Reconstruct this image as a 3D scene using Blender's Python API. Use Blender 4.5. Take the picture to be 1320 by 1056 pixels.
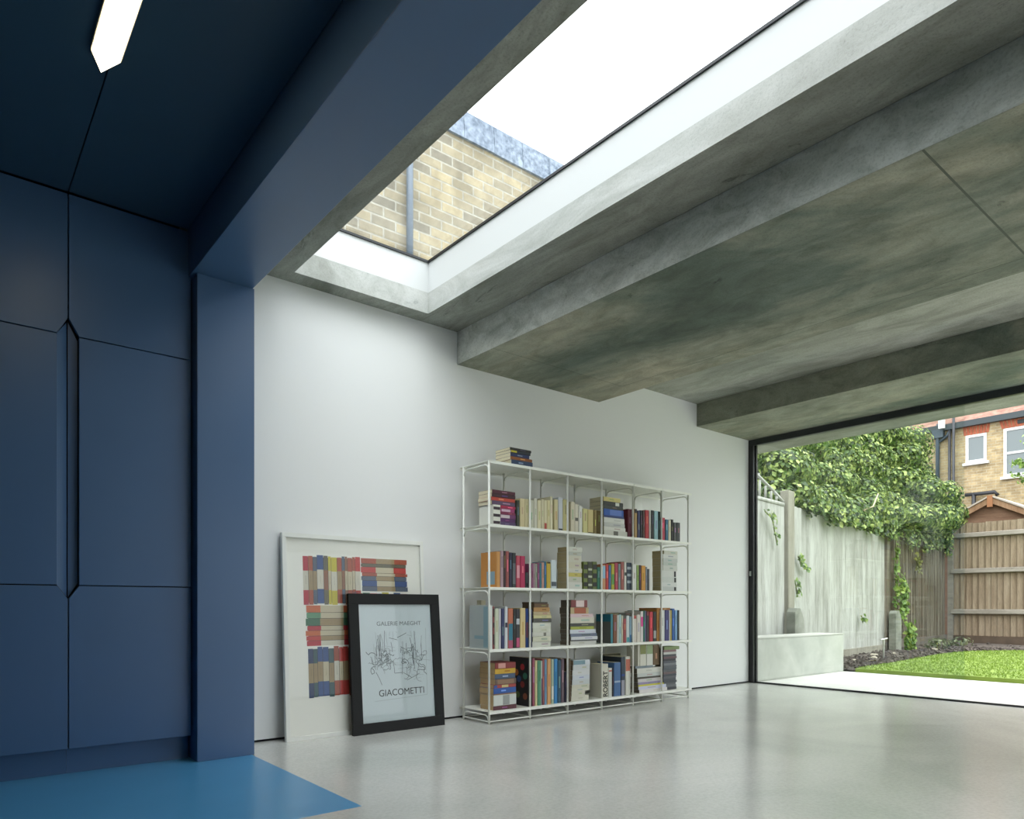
import bpy, bmesh, math, random
from mathutils import Vector, Matrix

# ------------------------------------------------------------------ scene, camera, sky, exposure
scn = bpy.context.scene
for o in list(bpy.data.objects):
    bpy.data.objects.remove(o)
C = scn.collection

cam_d = bpy.data.cameras.new('camera')
cam_d.sensor_width = 36.0
cam_d.lens = 24.745
cam_d.shift_y = 0.1924
cam_d.clip_start = 0.05
cam = bpy.data.objects.new('camera', cam_d)
cam.location = (0, 0, 0.8)
cam.rotation_euler = (math.radians(90), 0, math.radians(-39.39))
C.objects.link(cam)
scn.camera = cam

scn.view_settings.view_transform = 'Standard'
scn.view_settings.look = 'None'
scn.view_settings.gamma = 1.0
scn.view_settings.use_curve_mapping = False
scn.view_settings.exposure = 1.3

SKY_ZENITH, SKY_HORIZON = 2.3, 0.80
world = bpy.data.worlds.new('overcast_sky')
scn.world = world
world.use_nodes = True
nt = world.node_tree
nt.nodes.clear()
wo = nt.nodes.new('ShaderNodeOutputWorld')
bg = nt.nodes.new('ShaderNodeBackground')
tc = nt.nodes.new('ShaderNodeTexCoord')
sx = nt.nodes.new('ShaderNodeSeparateXYZ')
mr = nt.nodes.new('ShaderNodeMapRange')
mr.inputs['From Min'].default_value = 0.0
mr.inputs['From Max'].default_value = 1.0
mr.inputs['To Min'].default_value = SKY_HORIZON
mr.inputs['To Max'].default_value = SKY_ZENITH
nt.links.new(tc.outputs['Generated'], sx.inputs[0])
nt.links.new(sx.outputs['Z'], mr.inputs['Value'])
nt.links.new(mr.outputs[0], bg.inputs['Strength'])
bg.inputs['Color'].default_value = (0.96, 0.985, 1.0, 1)
nt.links.new(bg.outputs[0], wo.inputs[0])

# soft overcast sun, barely a shadow
sd = bpy.data.lights.new('overcast_sun', 'SUN')
sd.energy = 0.6
sd.angle = math.radians(60)
sun = bpy.data.objects.new('overcast_sun', sd)
sun.rotation_euler = (math.radians(28), math.radians(-18), 0)
C.objects.link(sun)

# ------------------------------------------------------------------ materials
def lin(c):
    out = []
    for v in c[:3]:
        v = v / 255.0
        out.append(v / 12.92 if v <= 0.04045 else ((v + 0.055) / 1.055) ** 2.4)
    return tuple(out) + (1.0,)

MATS = {}
def mat(name, rgb, rough=0.6, metal=0.0, spec=None, noise=None, bump=0.0, scale=20.0):
    """plain procedural material; rgb in sRGB 0-255; noise = second colour mixed by a noise texture"""
    if name in MATS: return MATS[name]
    m = bpy.data.materials.new(name); m.use_nodes = True
    n = m.node_tree; b = n.nodes['Principled BSDF']
    b.inputs['Base Color'].default_value = lin(rgb)
    b.inputs['Roughness'].default_value = rough
    b.inputs['Metallic'].default_value = metal
    if spec is not None: b.inputs['Specular IOR Level'].default_value = spec
    if noise is not None or bump:
        t = n.nodes.new('ShaderNodeTexCoord'); nz = n.nodes.new('ShaderNodeTexNoise')
        nz.inputs['Scale'].default_value = scale; nz.inputs['Detail'].default_value = 6
        n.links.new(t.outputs['Object'], nz.inputs['Vector'])
        if noise is not None:
            r = n.nodes.new('ShaderNodeValToRGB')
            r.color_ramp.elements[0].position = .35; r.color_ramp.elements[1].position = .65
            r.color_ramp.elements[0].color = lin(rgb); r.color_ramp.elements[1].color = lin(noise)
            n.links.new(nz.outputs['Fac'], r.inputs[0]); n.links.new(r.outputs[0], b.inputs['Base Color'])
        if bump:
            bp = n.nodes.new('ShaderNodeBump'); bp.inputs['Strength'].default_value = bump
            bp.inputs['Distance'].default_value = 0.01
            n.links.new(nz.outputs['Fac'], bp.inputs['Height']); n.links.new(bp.outputs[0], b.inputs['Normal'])
    MATS[name] = m
    return m

def emit(name, rgb, strength):
    m = bpy.data.materials.new(name); m.use_nodes = True
    b = m.node_tree.nodes['Principled BSDF']
    b.inputs['Base Color'].default_value = lin(rgb)
    b.inputs['Emission Color'].default_value = lin(rgb)
    b.inputs['Emission Strength'].default_value = strength
    return m

def node(n, kind, **kw):
    x = n.nodes.new(kind)
    for k, v in kw.items():
        if hasattr(x, k): setattr(x, k, v)
        else: x.inputs[k].default_value = v
    return x

def ramp(n, fac, stops):
    r = n.nodes.new('ShaderNodeValToRGB')
    e = r.color_ramp.elements
    e[0].position, e[0].color = stops[0][0], lin(stops[0][1])
    e[1].position, e[1].color = stops[-1][0], lin(stops[-1][1])
    for p, c in stops[1:-1]:
        q = e.new(p); q.color = lin(c)
    n.links.new(fac, r.inputs[0])
    return r

def mixc(n, fac, a, b, mode='MIX'):
    x = n.nodes.new('ShaderNodeMix'); x.data_type = 'RGBA'; x.blend_type = mode
    if isinstance(fac, float): x.inputs[0].default_value = fac
    else: n.links.new(fac, x.inputs[0])
    for i, v in ((6, a), (7, b)):
        if isinstance(v, tuple): x.inputs[i].default_value = v
        else: n.links.new(v, x.inputs[i])
    return x.outputs[2]

def concrete(name, c_dark, c_mid, c_light, rough=0.75, streak=(1.2, .35, 1.2), fine=1.0, spec=.4, stain=.4):
    """cast in-situ concrete: cloudy patches, long streaks, speckle"""
    m = bpy.data.materials.new(name); m.use_nodes = True
    n = m.node_tree; b = n.nodes['Principled BSDF']
    t = n.nodes.new('ShaderNodeTexCoord')
    mp = node(n, 'ShaderNodeMapping'); mp.inputs['Scale'].default_value = streak
    n.links.new(t.outputs['Object'], mp.inputs['Vector'])
    n1 = node(n, 'ShaderNodeTexNoise', Scale=1.25, Detail=12.0, Roughness=.64, Distortion=.7)
    n.links.new(mp.outputs[0], n1.inputs['Vector'])
    r1 = ramp(n, n1.outputs['Fac'], [(.32, c_dark), (.5, c_mid), (.66, c_light)])
    c = r1.outputs[0]
    # slate green stains
    n5 = node(n, 'ShaderNodeTexNoise', Scale=.8, Detail=9.0, Roughness=.62, Distortion=.6)
    mp5 = node(n, 'ShaderNodeMapping'); mp5.inputs['Location'].default_value = (4.2, 1.7, 0); mp5.inputs['Scale'].default_value = streak
    n.links.new(t.outputs['Object'], mp5.inputs['Vector']); n.links.new(mp5.outputs[0], n5.inputs['Vector'])
    r5 = ramp(n, n5.outputs['Fac'], [(.46, (255, 255, 255)), (.60, (160, 182, 186))])
    c = mixc(n, stain * fine, c, r5.outputs[0], 'MULTIPLY')
    # fine swirls
    n2 = node(n, 'ShaderNodeTexNoise', Scale=5.0, Detail=12.0, Roughness=.72, Distortion=.9)
    n.links.new(mp.outputs[0], n2.inputs['Vector'])
    r2 = ramp(n, n2.outputs['Fac'], [(.36, (186, 188, 180)), (.6, (255, 255, 255))])
    c = mixc(n, .75 * fine, c, r2.outputs[0], 'MULTIPLY')
    n3 = node(n, 'ShaderNodeTexNoise', Scale=90.0, Detail=3.0, Roughness=.7)
    n.links.new(t.outputs['Object'], n3.inputs['Vector'])
    r3 = ramp(n, n3.outputs['Fac'], [(.34, (190, 190, 186)), (.5, (255, 255, 255))])
    c = mixc(n, .4 * fine, c, r3.outputs[0], 'MULTIPLY')
    # dark scuffs and hairline marks
    v = node(n, 'ShaderNodeTexNoise', Scale=2.3, Detail=12.0, Roughness=.78, Distortion=2.6)
    n.links.new(mp.outputs[0], v.inputs['Vector'])
    r4 = ramp(n, v.outputs['Fac'], [(.335, (120, 126, 122)), (.39, (255, 255, 255))])
    c = mixc(n, .6 * fine, c, r4.outputs[0], 'MULTIPLY')
    n.links.new(c, b.inputs['Base Color'])
    b.inputs['Roughness'].default_value = rough
    b.inputs['Specular IOR Level'].default_value = spec
    bp = node(n, 'ShaderNodeBump', Strength=.18 * fine, Distance=.01)
    n.links.new(n3.outputs['Fac'], bp.inputs['Height']); n.links.new(bp.outputs[0], b.inputs['Normal'])
    return m

def polished_floor():
    m = bpy.data.materials.new('polished_concrete'); m.use_nodes = True
    n = m.node_tree; b = n.nodes['Principled BSDF']
    t = n.nodes.new('ShaderNodeTexCoord')
    n1 = node(n, 'ShaderNodeTexNoise', Scale=1.1, Detail=8.0, Roughness=.6, Distortion=.8)
    n.links.new(t.outputs['Object'], n1.inputs['Vector'])
    r1 = ramp(n, n1.outputs['Fac'], [(.3, (200, 202, 195)), (.5, (213, 213, 207)), (.7, (224, 223, 217))])
    n2 = node(n, 'ShaderNodeTexNoise', Scale=55.0, Detail=4.0, Roughness=.7)
    n.links.new(t.outputs['Object'], n2.inputs['Vector'])
    r2 = ramp(n, n2.outputs['Fac'], [(.35, (225, 225, 222)), (.6, (255, 255, 255))])
    c = mixc(n, .5, r1.outputs[0], r2.outputs[0], 'MULTIPLY')
    n.links.new(c, b.inputs['Base Color'])
    n3 = node(n, 'ShaderNodeTexNoise', Scale=2.2, Detail=5.0)
    n.links.new(t.outputs['Object'], n3.inputs['Vector'])
    mr = node(n, 'ShaderNodeMapRange'); mr.inputs['To Min'].default_value = .14; mr.inputs['To Max'].default_value = .22
    n.links.new(n3.outputs['Fac'], mr.inputs[0]); n.links.new(mr.outputs[0], b.inputs['Roughness'])
    b.inputs['Specular IOR Level'].default_value = .9
    n4 = node(n, 'ShaderNodeTexNoise', Scale=9.0, Detail=3.0)
    n.links.new(t.outputs['Object'], n4.inputs['Vector'])
    return m

def brick(name, c1, c2, mortar, axes='XZ', course=.075, length=.225, dirt=(120, 116, 105)):
    m = bpy.data.materials.new(name); m.use_nodes = True
    n = m.node_tree; b = n.nodes['Principled BSDF']
    t = n.nodes.new('ShaderNodeTexCoord'); s = n.nodes.new('ShaderNodeSeparateXYZ'); cb = n.nodes.new('ShaderNodeCombineXYZ')
    n.links.new(t.outputs['Object'], s.inputs[0])
    n.links.new(s.outputs[axes[0]], cb.inputs[0]); n.links.new(s.outputs[axes[1]], cb.inputs[1])
    k = node(n, 'ShaderNodeTexBrick', Scale=1.0)
    k.inputs['Brick Width'].default_value = length; k.inputs['Row Height'].default_value = course
    k.inputs['Mortar Size'].default_value = .008; k.inputs['Mortar Smooth'].default_value = .3
    k.inputs['Color1'].default_value = lin(c1); k.inputs['Color2'].default_value = lin(c2)
    k.inputs['Mortar'].default_value = lin(mortar); k.inputs['Bias'].default_value = 0.0
    n.links.new(cb.outputs[0], k.inputs['Vector'])
    nz = node(n, 'ShaderNodeTexNoise', Scale=5.0, Detail=8.0, Roughness=.75)
    n.links.new(t.outputs['Object'], nz.inputs['Vector'])
    r = ramp(n, nz.outputs['Fac'], [(.38, dirt), (.6, (255, 255, 255))])
    c = mixc(n, .45, k.outputs['Color'], r.outputs[0], 'MULTIPLY')
    n.links.new(c, b.inputs['Base Color']); b.inputs['Roughness'].default_value = .9
    bp = node(n, 'ShaderNodeBump', Strength=.5, Distance=.01); bp.invert = True
    n.links.new(k.outputs['Fac'], bp.inputs['Height']); n.links.new(bp.outputs[0], b.inputs['Normal'])
    return m

def weathered_wood(name, a, b_, c_, sc=(9, 9, .7)):
    m = bpy.data.materials.new(name); m.use_nodes = True
    n = m.node_tree; b = n.nodes['Principled BSDF']
    t = n.nodes.new('ShaderNodeTexCoord'); mp = node(n, 'ShaderNodeMapping'); mp.inputs['Scale'].default_value = sc
    n.links.new(t.outputs['Object'], mp.inputs['Vector'])
    n1 = node(n, 'ShaderNodeTexNoise', Scale=1.6, Detail=9.0, Roughness=.7)
    n.links.new(mp.outputs[0], n1.inputs['Vector'])
    r1 = ramp(n, n1.outputs['Fac'], [(.3, a), (.5, b_), (.7, c_)])
    n2 = node(n, 'ShaderNodeTexNoise', Scale=14.0, Detail=6.0, Roughness=.8)
    n.links.new(mp.outputs[0], n2.inputs['Vector'])
    r2 = ramp(n, n2.outputs['Fac'], [(.34, (120, 116, 108)), (.5, (255, 255, 255))])
    n.links.new(mixc(n, .5, r1.outputs[0], r2.outputs[0], 'MULTIPLY'), b.inputs['Base Color'])
    b.inputs['Roughness'].default_value = .9
    return m

def glass(name, tint=(1, 1, 1, 1), ior=1.45, rough=0.0):
    """clear sheet glass: transparent, with a Fresnel mirror on top"""
    m = bpy.data.materials.new(name); m.use_nodes = True
    n = m.node_tree; n.nodes.clear()
    o = n.nodes.new('ShaderNodeOutputMaterial'); mx = n.nodes.new('ShaderNodeMixShader')
    tr = n.nodes.new('ShaderNodeBsdfTransparent'); tr.inputs[0].default_value = tint
    gl = n.nodes.new('ShaderNodeBsdfGlossy'); gl.inputs['Roughness'].default_value = rough
    lw = n.nodes.new('ShaderNodeLayerWeight'); lw.inputs[0].default_value = .5
    r0 = ((ior - 1) / (ior + 1)) ** 2
    pw = n.nodes.new('ShaderNodeMath'); pw.operation = 'POWER'; pw.inputs[1].default_value = 5.0
    ma = n.nodes.new('ShaderNodeMath'); ma.operation = 'MULTIPLY_ADD'; ma.inputs[1].default_value = 1 - r0; ma.inputs[2].default_value = r0
    n.links.new(lw.outputs['Facing'], pw.inputs[0]); n.links.new(pw.outputs[0], ma.inputs[0]); n.links.new(ma.outputs[0], mx.inputs[0])
    n.links.new(tr.outputs[0], mx.inputs[1]); n.links.new(gl.outputs[0], mx.inputs[2])
    n.links.new(mx.outputs[0], o.inputs[0])
    return m

def leaf_mat(name, a, b_, c_, sc=4.0):
    m = bpy.data.materials.new(name); m.use_nodes = True
    n = m.node_tree; b = n.nodes['Principled BSDF']
    g = n.nodes.new('ShaderNodeNewGeometry')
    r = ramp(n, g.outputs['Random Per Island'], [(0, a), (.55, b_), (1, c_)])
    n.links.new(r.outputs[0], b.inputs['Base Color'])
    b.inputs['Roughness'].default_value = .38
    tr = n.nodes.new('ShaderNodeBsdfTranslucent'); n.links.new(r.outputs[0], tr.inputs[0])
    mx = n.nodes.new('ShaderNodeMixShader'); mx.inputs[0].default_value = .35
    o = n.nodes['Material Output']
    n.links.new(b.outputs[0], mx.inputs[1]); n.links.new(tr.outputs[0], mx.inputs[2]); n.links.new(mx.outputs[0], o.inputs[0])
    return m

# ------------------------------------------------------------------ mesh helpers
class MB:
    """collects shapes, then links them as ONE mesh object"""
    def __init__(s): s.bm = bmesh.new(); s.mi = 0
    def face(s, pts):
        f = s.bm.faces.new([s.bm.verts.new(p) for p in pts]); f.material_index = s.mi; return f
    def box(s, x0, x1, y0, y1, z0, z1):
        vs = [s.bm.verts.new((x, y, z)) for x in (x0, x1) for y in (y0, y1) for z in (z0, z1)]
        for q in ((0, 1, 3, 2), (4, 6, 7, 5), (0, 4, 5, 1), (2, 3, 7, 6), (0, 2, 6, 4), (1, 5, 7, 3)):
            f = s.bm.faces.new([vs[i] for i in q]); f.material_index = s.mi
        return s
    def obox(s, M, x0, x1, y0, y1, z0, z1):
        vs = [s.bm.verts.new(M @ Vector((x, y, z))) for x in (x0, x1) for y in (y0, y1) for z in (z0, z1)]
        for q in ((0, 1, 3, 2), (4, 6, 7, 5), (0, 4, 5, 1), (2, 3, 7, 6), (0, 2, 6, 4), (1, 5, 7, 3)):
            f = s.bm.faces.new([vs[i] for i in q]); f.material_index = s.mi
        return s
    def prism(s, poly, axis, a, b):
        """poly: list of 2D points in the plane normal to axis ('x': (y,z), 'y': (x,z), 'z': (x,y))"""
        def P(p, t):
            return {'x': (t, p[0], p[1]), 'y': (p[0], t, p[1]), 'z': (p[0], p[1], t)}[axis]
        A = [s.bm.verts.new(P(p, a)) for p in poly]; B = [s.bm.verts.new(P(p, b)) for p in poly]
        n = len(poly)
        fs = [s.bm.faces.new(A[::-1]), s.bm.faces.new(B)]
        for i in range(n): fs.append(s.bm.faces.new((A[i], A[(i + 1) % n], B[(i + 1) % n], B[i])))
        for f in fs: f.material_index = s.mi
        return s
    def tube(s, pts, r, seg=8, cap=True, r2=None):
        pts = [Vector(p) for p in pts]; rings = []
        up = None
        for i, p in enumerate(pts):
            d = (pts[min(i + 1, len(pts) - 1)] - pts[max(i - 1, 0)]).normalized()
            if up is None:
                up = d.orthogonal().normalized()
            else:
                up = (up - d * up.dot(d)).normalized()
            w = d.cross(up)
            rr = r if r2 is None else r + (r2 - r) * i / max(1, len(pts) - 1)
            rings.append([s.bm.verts.new(p + (up * math.cos(2 * math.pi * k / seg) + w * math.sin(2 * math.pi * k / seg)) * rr) for k in range(seg)])
        for a, b in zip(rings, rings[1:]):
            for k in range(seg):
                f = s.bm.faces.new((a[k], a[(k + 1) % seg], b[(k + 1) % seg], b[k])); f.material_index = s.mi; f.smooth = True
        if cap:
            s.bm.faces.new(rings[0][::-1]).material_index = s.mi; s.bm.faces.new(rings[-1]).material_index = s.mi
        return s
    def build(s, name, m, parent=None, bevel=0.0, loc=None):
        me = bpy.data.meshes.new(name)
        bmesh.ops.recalc_face_normals(s.bm, faces=s.bm.faces)
        s.bm.to_mesh(me); s.bm.free()
        o = bpy.data.objects.new(name, me); C.objects.link(o)
        for x in (m if isinstance(m, (list, tuple)) else [m]): me.materials.append(x)
        if parent is not None: o.parent = parent
        if loc is not None: o.location = loc
        if bevel:
            b = o.modifiers.new('edge', 'BEVEL'); b.width = bevel; b.segments = 2; b.limit_method = 'ANGLE'
        return o

def tag(o, label, cat, group=None, kind=None):
    o['label'] = label; o['category'] = cat
    if group: o['group'] = group
    if kind: o['kind'] = kind
    return o
def empty(name, loc=(0, 0, 0), rz=0.0):
    e = bpy.data.objects.new(name, None); e.location = loc; e.rotation_euler = (0, 0, rz)
    e.empty_display_size = .1
    C.objects.link(e); return e
def struct(o, label, cat):
    return tag(o, label, cat, kind='structure')

D = 4.15        # face of the long white wall
H = 2.768       # concrete soffit
XG = 6.63       # inside face of the garden door

M = {}
M['white_paint'] = mat('white_paint', (233, 234, 232), .55, bump=.03, scale=60)
M['soffit'] = concrete('soffit_concrete', (146, 147, 137), (170, 171, 161), (188, 189, 179), stain=.3)
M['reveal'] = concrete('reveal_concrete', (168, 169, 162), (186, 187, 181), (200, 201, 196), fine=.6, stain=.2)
M['beam'] = concrete('beam_concrete', (122, 126, 112), (152, 154, 139), (182, 176, 157), streak=(1.0, .5, 1.0), stain=.85)
M['beam_side'] = concrete('rough_cast_lit_side', (190, 192, 182), (212, 213, 204), (226, 226, 218), streak=(1.0, .8, 1.6), stain=.25)  # rough cast tone, made paler to put light on this face into the colour
M['floor'] = polished_floor()
M['blue_floor'] = mat('blue_resin_floor', (80, 152, 200), .3, spec=.5, noise=(84, 156, 204), scale=3)
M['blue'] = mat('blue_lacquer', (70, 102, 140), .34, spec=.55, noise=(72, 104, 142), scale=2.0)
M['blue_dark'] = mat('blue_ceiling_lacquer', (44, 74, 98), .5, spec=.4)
M['gap'] = mat('dark_shadow_gap', (16, 20, 26), .9)
M['frame_metal'] = mat('anthracite_aluminium', (52, 56, 58), .4, metal=.3)
M['black_metal'] = mat('black_aluminium', (24, 27, 30), .4)
M['glass'] = glass('door_glass', (.97, .985, .98, 1))
M['roof_glass'] = glass('roof_glass', (.97, .99, 1, 1))
M['white_metal'] = mat('white_powder_coat', (240, 241, 232), .4)

# ------------------------------------------------------------------ the room
def room():
    b = MB(); b.box(-2.6, 6.75, -2.9, 2.56, -.2, 0); b.box(1.325, 6.75, 2.56, D + .02, -.2, 0); b.box(-2.6, 1.325, D + .0, 4.6, -.2, -.001)
    struct(b.build('floor', M['floor']), 'polished pale grey concrete floor of the room', 'floor')
    b = MB(); b.box(-2.6, 1.325, 2.56, D, -.2, .0)
    struct(b.build('floor_kitchen', M['blue_floor']), 'glossy blue floor in front of the blue cabinets', 'floor')
    # long white wall behind the bookcase, floating above a dark shadow gap
    b = MB(); b.box(1.045, 6.72, D, D + .24, .014, H)
    struct(b.build('wall_back', M['white_paint']), 'long white wall behind the bookcase and leaning frames', 'wall')
    b = MB(); b.box(1.0, 6.70, D + .015, D + .2, 0, .014)
    struct(b.build('baseboard_back', M['gap']), 'dark shadow gap along the foot of the white wall', 'baseboard')
    # roof slab around the rooflight opening
    sx0, sx1, sy0, sy1 = 1.64, 2.567, 0.1, 4.013
    T = 2.908
    b = MB()
    b.box(1.00, sx0, -3.1, D + .3, H, T); b.box(sx1, 7.12, -3.1, D + .3, H, T)
    b.box(sx0, sx1, sy1, D + .3, H, T); b.box(sx0, sx1, -3.1, sy0, H, T)
    b.bm.normal_update()
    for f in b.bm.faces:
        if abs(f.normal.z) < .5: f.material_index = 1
    struct(b.build('ceiling', [M['soffit'], M['reveal']]), 'raw concrete ceiling slab around the rooflight', 'ceiling')
    b = MB(); k = .006; g = 3.111
    b.box(sx0 - .12, sx0 - k, sy0 - .1, sy1 + .1, T, g); b.box(sx1 + k, sx1 + .12, sy0 - .1, sy1 + .1, T, g)
    b.box(sx0 - k, sx1 + k, sy1 + k, sy1 + .1, T, g); b.box(sx0 - k, sx1 + k, sy0 - .1, sy0 - k, T, g)
    struct(b.build('trim_4', mat('white_upstand', (206, 208, 206), .6)), 'white painted upstand lining the rooflight opening', 'trim')
    w = empty('window_1', ((sx0 + sx1) / 2, (sy0 + sy1) / 2, g)); struct(w, 'frameless rooflight over the white wall end of the room', 'window')
    cx, cy = (sx0 + sx1) / 2, (sy0 + sy1) / 2
    b = MB(); q = .012
    X0, X1, Y0, Y1 = sx0 - .1 - cx, sx1 + .1 - cx, sy0 - .08 - cy, sy1 + .08 - cy
    b.box(X0, sx0 + .004 - cx, Y0, Y1, 0, .014); b.box(sx1 - .004 - cx, X1, Y0, Y1, 0, .014)
    b.box(sx0 - cx, sx1 - cx, sy1 - .004 - cy, Y1, 0, .014); b.box(sx0 - cx, sx1 - cx, Y0, sy0 + .004 - cy, 0, .014)
    b.build('window_frame', M['black_metal'], w)
    b = MB(); b.box(X0, X1, Y0, Y1, .0145, .034); b.build('pane', M['roof_glass'], w)
    # downstand beams
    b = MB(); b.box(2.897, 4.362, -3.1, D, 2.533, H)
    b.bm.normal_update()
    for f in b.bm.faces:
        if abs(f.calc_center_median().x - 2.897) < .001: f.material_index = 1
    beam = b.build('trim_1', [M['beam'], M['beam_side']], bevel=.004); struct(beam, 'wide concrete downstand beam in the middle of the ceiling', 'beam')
    j = MB()
    j.box(4.185, 4.187, -3.0, D - .42, 2.5322, 2.5332); j.box(2.9, 4.186, D - .42, D - .4185, 2.5322, 2.5332); j.box(2.9, 4.186, 1.07, 1.079, 2.532, 2.5332)
    j.build('formwork_joint', mat('formwork_joint', (92, 96, 86), .9), beam)
    b = MB(); b.box(5.73, 6.70, -3.1, D, 2.548, H)
    struct(b.build('trim_2', M['beam'], bevel=.004), 'concrete downstand beam over the garden door', 'beam')
    b = MB(); b.box(6.70, 7.12, -3.1, D + .3, 2.505, H)
    struct(b.build('trim_5', M['soffit']), 'concrete lintel soffit outside the garden door', 'beam')
    # unseen rest of the shell, with parts added to shape the light
    b = MB(); b.box(6.63, 6.75, -3.1, -1.9, 0, 2.548)
    struct(b.build('wall_right', M['white_paint']), 'white wall at the far end of the garden door', 'wall')
    b = MB()
    b.box(-2.6, 6.75, -3.1, -2.9, 0, .1); b.box(-2.6, 6.75, -3.1, -2.9, 2.6, H)
    for a, c in ((-2.6, 2.9), (6.5, 6.75)): b.box(a, c, -3.1, -2.9, .1, 2.6)
    struct(b.build('wall_front', M['white_paint']), 'unseen white wall around the added window behind the viewpoint', 'wall')
    for i, (a, c) in enumerate(((2.9, 6.5),)):  # added window, placed and sized to fill the room with daylight
        w = empty('window_%d' % (i + 2), ((a + c) / 2, -3.0, .1)); struct(w, 'added wide window behind the viewpoint, letting in fill daylight', 'window')
        h = (c - a) / 2
        b = MB(); b.box(-h, -h + .05, -.03, .03, 0, 2.5); b.box(h - .05, h, -.03, .03, 0, 2.5); b.box(-h + .05, h - .05, -.03, .03, 0, .05); b.box(-h + .05, h - .05, -.03, .03, 2.45, 2.5)
        b.build('window_frame', M['frame_metal'], w)
        b = MB(); b.box(-h + .05, h - .05, -.01, .01, .05, 2.45); b.build('pane', M['roof_glass'], w)
    b = MB(); b.box(-2.6, .95, -.95, -.80, 0, 2.757); b.box(.80, .95, -2.9, -.95, 0, 2.757); b.box(.80, .95, -.80, -.15, 0, 2.757)  # added unseen wall and return, placed to block light from the kitchen
    struct(b.build('wall_kitchen_light_screen', mat('blue_wall_paint', (60, 84, 112), .5)), 'added blue wall screening light from the kitchen, unseen behind the viewpoint', 'wall')
    b = MB(); b.box(-2.8, -2.6, -3.1, 4.6, 0, 2.9)
    struct(b.build('wall_left', mat('blue_wall_paint', (60, 84, 112), .5)), 'blue wall at the far side of the kitchen', 'wall')
    # kitchen ceiling panels with a seam
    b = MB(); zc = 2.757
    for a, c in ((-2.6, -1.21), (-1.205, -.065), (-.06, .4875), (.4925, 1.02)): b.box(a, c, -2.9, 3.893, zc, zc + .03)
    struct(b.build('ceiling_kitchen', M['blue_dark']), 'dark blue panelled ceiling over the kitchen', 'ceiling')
    b = MB(); b.box(-2.6, 1.02, -3.1, 4.6, zc + .04, 2.93)
    struct(b.build('ceiling_void', M['gap']), 'dark void above the blue ceiling seams', 'ceiling')
    # blue portal: column and the deep bulkhead it carries
    b = MB(); b.prism([(1.045, 0), (1.337, 0), (1.337, 2.515), (1.045, 2.515)], 'y', 3.82, D)
    struct(b.build('trim_3', M['blue'], bevel=.002), 'blue clad column standing between the cabinets and the white wall', 'column')
    b = MB(); b.box(1.024, 1.330, -2.9, D, 2.5155, 2.79)
    struct(b.build('trim_6', M['blue'], bevel=.002), 'deep blue bulkhead running from the column above the kitchen edge', 'beam')
    # blue infill closing the kitchen behind the cabinets
    b = MB(); b.box(-2.6, 1.02, 4.5, 4.6, 0, 2.76); 
    struct(b.build('wall_kitchen', M['blue_dark']), 'blue wall behind the tall cabinets', 'wall')
room()

# ------------------------------------------------------------------ garden door
def garden_door():
    d = empty('door_1', (XG, 1.1, 0)); struct(d, 'wide sliding glass garden door with thin dark frame', 'door')
    y0, y1 = -1.9 - 1.1, D - 1.1
    b = MB(); b.box(0, .03, y0, y1, 2.486, 2.5475); b.box(.03, .045, y0, y1, 2.51, 2.5475); b.box(.045, .07, y0, y1, 2.492, 2.5475)
    b.build('head_frame', M['frame_metal'], d)
    b = MB(); b.box(0, .03, y1 - .055, y1, 0.004, 2.486); b.box(.03, .045, y1 - .03, y1, .004, 2.51); b.box(.045, .07, y1 - .065, y1, .004, 2.492)
    b.build('jamb_frame', M['black_metal'], d)
    b = MB(); b.box(.0, .07, y0, y1, 0.0005, .004); b.box(.018, .03, y0, y1, .004, .012); b.box(.045, .057, y0, y1, .004, .012)
    b.build('floor_track', M['black_metal'], d)
    b = MB(); b.box(-.016, 0, y1 - .035, y1 - .02, 1.12, 1.17); b.tube([(-.02, y1 - .028, 1.14), (0, y1 - .028, 1.14)], .009)
    b.build('door_lock', mat('satin_steel', (190, 192, 190), .3, metal=.9), d)
    b = MB(); b.box(.02, .028, 2.144 - 1.1, y1 - .055, .012, 2.486); b.build('glass_pane', M['glass'], d)
    b = MB(); b.box(.047, .055, 2.16 - 1.1, y1 - .065, .012, 2.492); b.build('glass_pane', M['glass'], d)
garden_door()

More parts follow.
